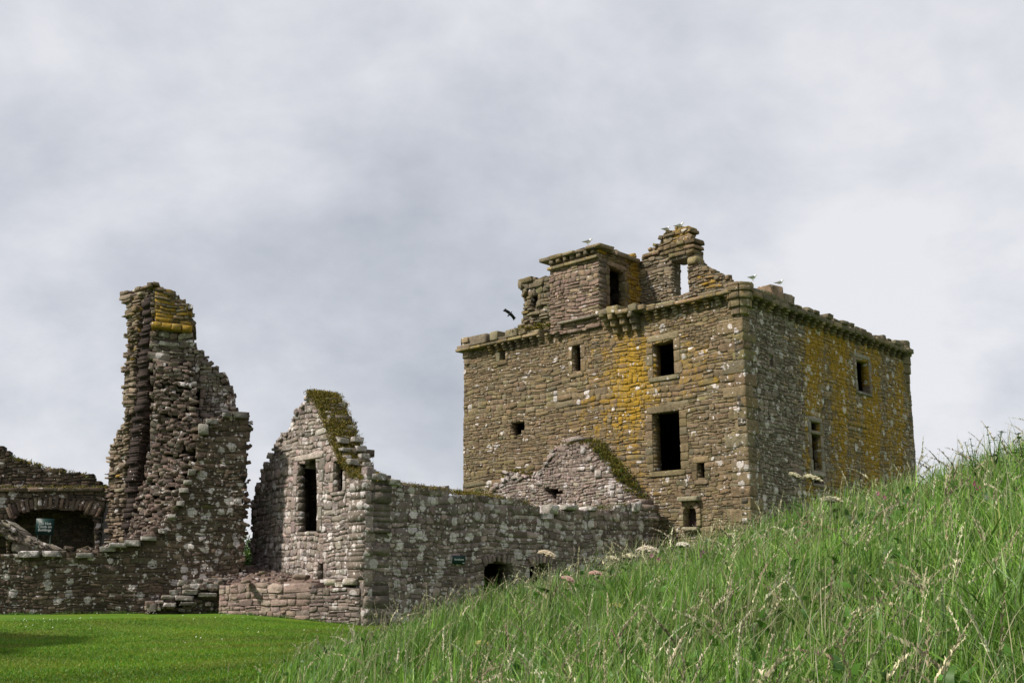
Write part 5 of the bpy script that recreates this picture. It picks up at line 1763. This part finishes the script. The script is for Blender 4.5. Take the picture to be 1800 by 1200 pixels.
def make_meadow():
    rng = np.random.default_rng(101)
    n = 190000
    x, y, pe, r = scatter(n, rng)
    x2, y2, pe2, r2 = scatter(60000, rng, 2.0, 24, 2050, 4200)
    x3, y3, pe3, r3 = scatter(30000, rng, 16.5, 26, 700, 2100)
    x, y, pe, r = (np.concatenate(q) for q in ((x, x2, x3), (y, y2, y3), (pe, pe2, pe3), (r, r2, r3)))
    n = len(x)
    keepm = rng.random(n) < meadow_mask(x, y) * (0.22 + 0.78 * clump(x, y, 1.5))
    x, y, pe, r = x[keepm], y[keepm], pe[keepm], r[keepm]
    n = len(x)
    z = ground(x, y) - .02
    cl = clump(x + 3, y, .8)
    h = rng.uniform(.22, .5, n) * (0.6 + .7 * cl) * (0.45 + .55 * sstep(380, 760, pe)) * (1 + .12 * sstep(1500, 1800, pe))
    wd = rng.uniform(.005, .012, n) * (1 + 1.4 * (rng.random(n) < .22))
    lean = np.clip(rng.normal(.45, .3, n), 0, 1.3)
    az = rng.normal(.2, 1.5, n)
    col = pick(GREEN, n, rng, .22) * (0.82 + .5 * clump(x, y + 5, .6))[:, None] * np.array([1.16, 1.10, 1.12])
    dry = (sstep(.55, .95, clump(x * .8 + 2, y * .8, .8)) * .45 * rng.random(n))[:, None]
    col = col * (1 - dry) + np.array([.26, .24, .12]) * dry
    mb = MB()
    blades(mb, x, y, z, h, wd, lean, az, rng.uniform(0, 6.28, n), col)
    # broad leaves low in the sward
    nl = 9000
    x, y, pe, r = scatter(nl, rng, 4.0, 15)
    k = rng.random(nl) < meadow_mask(x, y) * clump(x * 1.6 + 4, y * 1.6 + 1, .9) ** 3
    x, y, pe, r = x[k], y[k], pe[k], r[k]
    nl = len(x)
    zl = ground(x, y) + rng.uniform(.08, .34, nl) * (0.45 + .55 * sstep(380, 760, pe))
    blades(mb, x, y, zl, rng.uniform(.05, .12, nl), rng.uniform(.03, .06, nl), np.clip(rng.normal(.9, .3, nl), .2, 1.5), rng.uniform(0, 6.28, nl), rng.uniform(0, 6.28, nl), pick([((0.07, 0.17, 0.02), 3), ((0.10, 0.21, 0.035), 2), ((0.045, 0.11, 0.02), 2)], nl, rng, .2), drop=.5, lv=(0, .25, .6, 1))
    # taller thin stems
    n = 6500
    x, y, pe, r = scatter(n, rng)
    k = rng.random(n) < meadow_mask(x, y) ** .5
    x, y, pe, r = x[k], y[k], pe[k], r[k]
    n = len(x)
    h = rng.uniform(.4, .72, n) * (0.55 + .45 * sstep(380, 760, pe))
    blades(mb, x, y, ground(x, y), h, np.full(n, .005), np.clip(rng.normal(.3, .2, n), 0, 1), rng.normal(.1, .8, n), rng.uniform(0, 6.28, n), pick(GREEN[:2] + STRAW[:2], n, rng, .15), lv=(0, .3, .55, .8, 1))
    o = mb.build('meadow_grass', M_PLANT)
    tag(o, 'tall wild green grass covering the near bank', 'grass', kind='stuff')
    # flowering grass heads
    mb = MB()
    n = 3700
    x, y, pe, r = scatter(n, rng, 3.6, 16.5, 380)
    k = rng.random(n) < meadow_mask(x, y) ** .35 * (0.15 + .85 * clump(x * 1.3 + 2, y * 1.3, .9) ** 1.6)
    x, y, pe = x[k], y[k], pe[k]
    n = len(x)
    z = ground(x, y)
    H = rng.uniform(.42, .8, n) * (0.6 + .4 * sstep(380, 760, pe))
    ln = np.clip(rng.normal(.45, .2, n), .08, .9)
    az = rng.normal(.15, .7, n) + np.where(rng.random(n) < .25, 2.6, 0)
    col = pick(STRAW, n, rng, .15)
    gcol = pick(GREEN[:2], n, rng, .15) * .6 + col * .4
    blades(mb, x, y, z, H, np.full(n, .006), ln, az, rng.uniform(0, 6.28, n), gcol, drop=.45, lv=(0, .3, .55, .8, 1))
    # spikelets along the top third of each stem
    m = 26
    t = np.tile(np.linspace(.66, 1.0, m), n) + rng.normal(0, .01, n * m)
    rep = lambda a: np.repeat(a, m, 0)
    bx, by, bz, h2, l2, a2 = rep(x), rep(y), rep(z), rep(H), rep(ln), rep(az)
    cx = bx + np.cos(a2) * h2 * l2 * t ** 1.8
    cy = by + np.sin(a2) * h2 * l2 * t ** 1.8
    cz = bz + h2 * (t - .45 * l2 * t ** 3)
    sl = rep(rng.uniform(.022, .045, n)) * (1.25 - .6 * (t - .7) / .3)
    a3 = a2 + rng.normal(0, .9, n * m)
    blades(mb, cx, cy, cz - .006, sl * .85, sl * .24, np.clip(rng.normal(.75, .3, n * m), 0, 1.4), a3, rng.uniform(0, 6.28, n * m), np.clip(rep(col) * rng.uniform(.8, 1.25, (n * m, 1)), 0, 1), drop=.6, lv=(0, .5, 1))
    o = mb.build('seed_heads', M_MOSS)
    tag(o, 'pale drooping seed heads of the wild grass on the bank', 'grass', kind='stuff')


make_meadow()


def lawn_blades():
    rng = np.random.default_rng(5)
    n = 150000
    pe = rng.uniform(-40, 760, n)
    r = 13.5 + 23 * rng.random(n) ** 1.1
    th = np.arctan((pe - 900) / (F / 0.9776))
    x, y = r * np.sin(th), r * np.cos(th)
    k = (rng.random(n) > meadow_mask(x, y) * .8)
    # stay on the lawn, clear of the walls
    dA = (x - A[0]) * (-GP.n[0]) + (y - A[1]) * (-GP.n[1])
    dT = (x - T0[0]) * nt_[0] + (y - T0[1]) * nt_[1]
    dR = (x - A[0]) * RP.n[0] + (y - A[1]) * RP.n[1]
    dL = (x - A[0]) * LP.n[0] + (y - A[1]) * LP.n[1]
    k &= (dT > .2) & ((dR > .1) | (dL > .1)) & ~((dL < .1) & (x > A[0]))
    x, y = x[k], y[k]
    n = len(x)
    h = rng.uniform(.025, .06, n)
    col = pick([((0.065, 0.165, 0.004), 4), ((0.092, 0.19, 0.006), 4), ((0.14, 0.20, 0.009), 2), ((0.20, 0.19, 0.018), 1)], n, rng, .2) * (0.78 + .62 * clump(x * .5, y * .8, .6))[:, None]
    dry = (sstep(.5, .95, clump(x * .7 + 1, y * .45 + 2, .9)) * .55 * rng.random(n))[:, None]
    col = col * (1 - dry) + np.array([.26, .23, .05]) * dry
    mb = MB()
    blades(mb, x, y, ground(x, y) - .005, h, rng.uniform(.008, .02, n), np.clip(rng.normal(.5, .3, n), 0, 1.2), rng.uniform(0, 6.28, n), rng.uniform(0, 6.28, n), col, lv=(0, .5, 1))
    tag(mb.build('lawn_grass', M_PLANT), 'short mown grass of the courtyard lawn', 'grass', kind='stuff')
    mb = MB()
    for (px, py, cnt, sx, sy) in ((78, 1101, 14, 1.1, .7), (30, 1108, 8, 1.6, .8), (400, 1094, 14, 1.2, 1.0), (235, 1092, 9, 1.2, .5), (330, 1078, 16, 1.8, .3), (300, 1125, 5, 1.5, 1.5), (560, 1108, 6, 1.5, .8)):
        rr = ray(px, py)
        t = EYE / -rr[2] * .93
        for _ in range(cnt):
            cx, cy = rr[0] * t + rng.normal(0, sx * .6), rr[1] * t + rng.normal(0, sy)
            cz = float(ground(cx, cy)) + rng.uniform(.05, .08)
            q = rng.uniform(.010, .018)
            a = np.linspace(0, 2 * math.pi, 7)[:-1]
            V = np.stack([cx + q * np.cos(a), cy + q * np.sin(a) * .8, cz + q * .7 * np.sin(a + 1)], 1)
            mb.add(np.concatenate([V, [[cx, cy, cz + q * .5]]]), [np.array([(i, (i + 1) % 6, 6) for i in range(6)])], (0.72, 0.72, 0.66))
    tag(mb.build('daisies', M_MOSS), 'scattered white daisies in the mown lawn', 'daisies', kind='stuff')


lawn_blades()


def wall_foot():
    rng = np.random.default_rng(15)
    mb = MB()
    for pl, s0, s1, n in ((TP, -1.5, 5.6, 2200), (RP, .1, rlen, 900), (LP, .0, 6, 1500), (STP, STP.sz(256, 1070)[0], STP.sz(390, 1070)[0], 500)):
        s_ = rng.uniform(s0, s1, n)
        s_ = s0 + (s1 - s0) * np.clip((s_ - s0) / (s1 - s0) + .03 * np.sin(s_ * 5), 0, 1)
        o = .03 + np.abs(rng.normal(0, .09, n))
        x = pl.O[0] + pl.d[0] * s_ + pl.n[0] * o
        y = pl.O[1] + pl.d[1] * s_ + pl.n[1] * o
        h = rng.uniform(.05, .16, n) * (.35 + .9 * clump(s_ * 2.2, s_ * 0 + seedoff(pl), 1))
        blades(mb, x, y, ground(x, y) - .01, h, rng.uniform(.008, .018, n), np.clip(rng.normal(.5, .3, n), 0, 1.2), rng.uniform(0, 6.28, n), rng.uniform(0, 6.28, n), pick(GREEN, n, rng, .2) * .8)
    tag(mb.build('wall_foot_grass', M_PLANT), 'untrimmed grass along the foot of the low walls', 'grass', kind='stuff')
    mb = MB()
    for _ in range(260):
        i, j = rng.random(), rng.random() ** 1.3
        p = (pA * (1 - i) + pB * i) * (1 - j) + (pC * (1 - i) + pD * i) * j
        q = rng.uniform(.02, .075)
        a = rng.uniform(0, 3.14)
        block(mb, p + [0, 0, .03], np.array([math.cos(a), math.sin(a), 0]) * q * 1.3, np.array([-math.sin(a), math.cos(a), 0]) * q, UP * q * .6, pick(PAL_PINK, 1, rng, .2)[0] * .75, (0, .3, .2), rnd=7, jit=.15, rng=rng)
    tag(mb.build('rubble_scatter', M_STONE), 'small broken stones scattered over the earth floor', 'rubble', kind='stuff')


def seedoff(pl):
    return float(pl.O[0] * 1.3)


wall_foot()


# ------------------------------------------------------------------ flowering plants on the bank
def leaf(mb, p, d, up, ln, wd, col, lobes=3):
    """a broad toothed leaf from p along d"""
    d = np.asarray(d, float) / np.linalg.norm(d)
    sd = np.cross(d, up)
    sd /= np.linalg.norm(sd)
    nn = np.cross(sd, d)
    ts = np.linspace(0, 1, 6)
    prof = np.array([.06, .75, 1.0, .8, .55, 0.02])
    saw = np.array([1, 1.15, .8, 1.15, .8, 1])
    V, q = [], []
    for t, w_ in zip(ts, prof * saw):
        c = p + d * ln * t + nn * (-.25 * ln * t * t)
        V += [c - sd * wd * w_ / 2 + nn * .12 * wd * w_, c, c + sd * wd * w_ / 2 + nn * .12 * wd * w_]
    for i in range(5):
        q += [(3 * i, 3 * i + 1, 3 * i + 4, 3 * i + 3), (3 * i + 1, 3 * i + 2, 3 * i + 5, 3 * i + 4)]
    mb.add(V, [np.array(q)], col)


def stalk_place(px, py, r):
    """world point seen at px,py at plan distance r, and the ground below it"""
    rr = ray(px, py)
    t = r / math.hypot(rr[0], rr[1])
    P = np.array([0, 0, EYE]) + rr * t
    return P, float(ground(P[0], P[1]))


def umbel(mb, top, rad, tilt, col, rng):
    ax = np.array([math.sin(tilt), -.15, math.cos(tilt)])
    ax /= np.linalg.norm(ax)
    u = np.cross(ax, [0, 1, 0])
    u /= np.linalg.norm(u)
    v = np.cross(ax, u)
    hub = top - ax * rad * .55
    n = 24
    for i in range(n):
        rr = math.sqrt((i + .5) / n)
        a = i * 2.39996
        c = top + (u * math.cos(a) + v * math.sin(a)) * rad * rr - ax * rad * .34 * rr * rr
        loft(mb, [hub, c - ax * .004], [.0016, .0012], 4, (0.12, 0.15, 0.05))
        for j in range(12):
            o = (u * rng.normal(0, 1) + v * rng.normal(0, 1)) * rad * .085 + ax * rng.uniform(-.012, .008)
            q = rng.uniform(.008, .014)
            aa = np.linspace(0, 2 * math.pi, 6)[:-1] + rng.uniform(0, 1)
            V = [c + o + u * q * math.cos(t) + v * q * math.sin(t) for t in aa] + [c + o + ax * q * .6]
            mb.add(V, [np.array([(k, (k + 1) % 5, 5) for k in range(5)])], np.array(col) * rng.uniform(.8, 1.1))


CREAM, PINK, YEL = (0.66, 0.62, 0.42), (0.60, 0.40, 0.33), (0.50, 0.42, 0.14)
hog = [
    ([(1400, 833, 12), (1429, 836, 15)], 11.3, CREAM, 'tallest hogweed, two cream umbels side by side against the keep side wall'),
    ([(1461, 873, 18)], 11.5, CREAM, 'hogweed with a wide flat cream umbel just right of the tall twin flowers'),
    ([(1139, 960, 19)], 11.8, (0.70, 0.62, 0.50), 'hogweed with a wide pinkish white umbel at the end of the long wall'),
    ([(1077, 978, 10)], 11.6, CREAM, 'hogweed with a small cream umbel left of the wide pinkish white one'),
    ([(963, 969, 15)], 10.6, (0.66, 0.56, 0.40), 'hogweed standing tall before the smaller arched opening of the long wall'),
    ([(1201, 954, 11)], 11.9, (0.72, 0.68, 0.56), 'hogweed with a white umbel below the arched niche of the keep'),
    ([(1107, 974, 10)], 11.9, CREAM, 'short hogweed between the small cream umbel and the wide pinkish one'),
    ([(846, 1127, 12)], 9.8, YEL, 'hogweed gone yellow low on the bank below the arched doorway'),
    ([(1000, 1014, 11)], 11.0, PINK, 'hogweed with a rosy umbel in the grass right of the tall one by the arches'),
    ([(1047, 1004, 10)], 11.4, PINK, 'hogweed with a fading rosy umbel in the grass below the long wall'),
    ([(1287, 938, 10)], 12.0, (0.60, 0.55, 0.36), 'hogweed with a dull cream umbel near the corner of the keep'),
    ([(1084, 1061, 10)], 9.5, YEL, 'small yellow flowered hogweed in the middle of the bank'),
]
for heads, r, col, label in hog:
    rng = np.random.default_rng(int(heads[0][0]))
    P0, g0 = stalk_place(heads[0][0], heads[0][1], r)
    base = np.array([P0[0] + (.06 if len(heads) > 1 else rng.normal(0, .04)), P0[1] + rng.normal(0, .05), g0 - .03])
    e = empty('hogweed', label, 'wildflower', base, 'hogweed flowers on the grassy bank')
    mb = MB()
    tops = [stalk_place(h[0], h[1], r)[0] for h in heads]
    if len(tops) > 1:
        fork = base + (np.mean(tops, 0) - base) * .72
        loft(mb, [base, (base + fork) / 2 + [.01, 0, 0], fork], [.007, .006, .005], 6, (0.16, 0.17, 0.07))
        for tp_ in tops:
            loft(mb, [fork, (fork + tp_) / 2 + np.array([0, 0, -.03]), tp_ - [0, 0, .03]], [.007, .006, .0045], 6, (0.20, 0.21, 0.10))
    else:
        tp_ = tops[0]
        loft(mb, [base, (base + tp_) / 2 + np.array([rng.normal(0, .015), 0, 0]), tp_ - [0, 0, .03]], [.009, .008, .005], 6, (0.15, 0.17, 0.06))
    mb.build('stem', M_PLANT, e, smooth=True)
    for h, tp_ in zip(heads, tops):
        mb = MB()
        umbel(mb, tp_, h[2] * r / F, rng.normal(.12, .12), col, rng)
        mb.build('flower_head', M_PLANT, e)
    for k in range(4):
        mb = MB()
        a = rng.uniform(0, 6.28)
        p = base + (tops[0] - base) * rng.uniform(.25, .7)
        leaf(mb, p, (math.cos(a), math.sin(a), .45), UP, rng.uniform(.12, .22), rng.uniform(.07, .13), (0.055, 0.115, 0.022))
        mb.build('leaf', M_PLANT, e)

camp = [(1716, 850, 10, 'bright magenta campion, largest bloom near the right skyline'), (1747, 848, 10.2, 'pale pink campion just right of the bright magenta one'), (1760, 866, 10, 'campion with two drooping mauve blooms below the pale pink one'), (1549, 867, 11, 'dusky pink campion at the foot of the keep side wall'), (1551, 938, 9.5, 'single small pink campion alone in the middle of the bank'), (1239, 970, 11.2, 'small purple campion in the grass below the arched niche'), (1795, 868, 9.5, 'orange pink campion at the right edge of the picture'), (1790, 1012, 8, 'withered brown pink campion low by the right edge'), (1150, 886 + 90, 11.5, 'pinkish campion beside the wide umbel at the wall end')]
for i, (px, py, r, label) in enumerate(camp):
    rng = np.random.default_rng(500 + i)
    P0, g0 = stalk_place(px, py, r)
    base = np.array([P0[0] + rng.normal(0, .05), P0[1], g0 - .02])
    e = empty('campion', label, 'wildflower', base, 'pink campions in the grass')
    mb = MB()
    loft(mb, [base, (base + P0) / 2 + np.array([.015, 0, 0]), P0], [.003, .0028, .002], 5, (0.10, 0.10, 0.05))
    mb.build('stem', M_PLANT, e, smooth=True)
    colr = {0: (0.60, 0.06, 0.30), 1: (0.70, 0.36, 0.52), 2: (0.42, 0.16, 0.28), 3: (0.45, 0.18, 0.24), 4: (0.55, 0.22, 0.33), 5: (0.28, 0.08, 0.22), 6: (0.60, 0.30, 0.22), 7: (0.38, 0.22, 0.17), 8: (0.50, 0.25, 0.28)}[i]
    for b_ in range(3 if i < 3 else 2):
        mb = MB()
        c = P0 + np.array([rng.normal(0, .022), rng.normal(0, .015), -.035 * b_])
        for k in range(5):
            a = k * 1.2566 + rng.uniform(0, .3)
            leaf(mb, c, (math.cos(a), -.5, math.sin(a)), np.array([0, -1, .2]), .026, .022, np.array(colr) * rng.uniform(.8, 1.15))
        loft(mb, [c + [0, .018, -.012], c + [0, .008, -.004], c], [.004, .008, .005], 6, (0.14, 0.06, 0.06))
        mb.build('flower', M_PLANT, e)

# tall leafy weeds on the right skyline
weeds = [(1735, 752, 10.5, 1.0, 'tall branching thistle like weed standing against the sky at the right'), (1706, 772, 10.7, .7, 'shorter leafy weed just left of the tall branching one on the skyline'), (1790, 764, 10, 1.3, 'dense dark leafy weed at the right end of the skyline'), (1776, 985, 7.5, 1.1, 'dark nettle clump low at the right edge of the bank'), (1732, 1002, 7.8, .8, 'dark leafy weed left of the nettle clump near the right edge'), (985, 1052, 10.4, .8, 'broad leaved dock in the grass below the smaller arched opening')]
for i, (px, py, r, k_, label) in enumerate(weeds):
    rng = np.random.default_rng(900 + i)
    P0, g0 = stalk_place(px, py, r)
    base = np.array([P0[0] + .05, P0[1], g0 - .02])
    e = empty('leafy_weed', label, 'weed', base, 'leafy weeds on the bank')
    col = np.array((0.045, 0.085, 0.022)) * (1.0 if i in (2, 3, 4) else 1.3)
    stems = [(P0, 1.0)]
    for j in range(3 if i in (0, 1) else 6):
        a = rng.uniform(0, 6.28)
        stems.append((P0 + np.array([math.cos(a) * .12 * k_, math.sin(a) * .1, -rng.uniform(.03, .18) * k_]), .8))
    for (tp_, sc) in stems:
        mb = MB()
        fork = base + (P0 - base) * (.45 if i < 2 else .1)
        loft(mb, [fork if sc < 1 else base, (fork + tp_) / 2 + np.array([0, 0, -.02]), tp_], [.005, .004, .0025], 6, col * 1.3)
        mb.build('stem', M_PLANT, e, smooth=True)
        mb = MB()
        nl = 7 if i < 2 else 16
        for q in range(nl):
            t = rng.uniform(.25, 1.0)
            p = fork + (tp_ - fork) * t
            a = rng.uniform(0, 6.28)
            ln = rng.uniform(.05, .10) * k_ * (1.15 - .5 * t)
            leaf(mb, p, (math.cos(a), math.sin(a), rng.uniform(-.1, .5)), UP, ln, ln * .5, col * rng.uniform(.7, 1.35))
        for q in range(4):
            a = q * 1.57
            leaf(mb, tp_, (math.cos(a), math.sin(a), .6), UP, .035 * k_, .02 * k_, col)
        mb.build('leaves', M_PLANT, e)


# ------------------------------------------------------------------ shrub seen through the gap
def shrub(name, label, cx, cy, zb, rx, rz, seed):
    rng = np.random.default_rng(seed)
    e = empty(name, label, 'shrub', (cx, cy, zb))
    mb = MB()
    for k in range(5):
        a = rng.uniform(0, 6.28)
        loft(mb, [(cx, cy, zb), (cx + .25 * rx * math.cos(a), cy + .25 * rx * math.sin(a), zb + rz * .6), (cx + .6 * rx * math.cos(a), cy + .6 * rx * math.sin(a), zb + rz * 1.3)], [.09, .06, .02], 6, (0.07, 0.055, 0.04))
    mb.build('stem', M_PLANT, e, smooth=True)
    mb = MB()
    cl = [(cx + rng.normal(0, .4) * rx, cy + rng.normal(0, .4) * rx, zb + rz * rng.uniform(.3, 1.9)) for _ in range(46)]
    tuft_cloud(mb, cl, (0, -.4), 240, .15, [((0.06, 0.11, 0.02), 3), ((0.09, 0.15, 0.03), 2), ((0.04, 0.075, 0.015), 3)], seed=seed, spread=.28)
    mb.build('foliage', M_PLANT, e)


g = atx(434, 52)
shrub('shrub', 'green shrub seen through the gap beside the mossy gable', g[0], g[1], .3, 1.1, 1.55, 3)
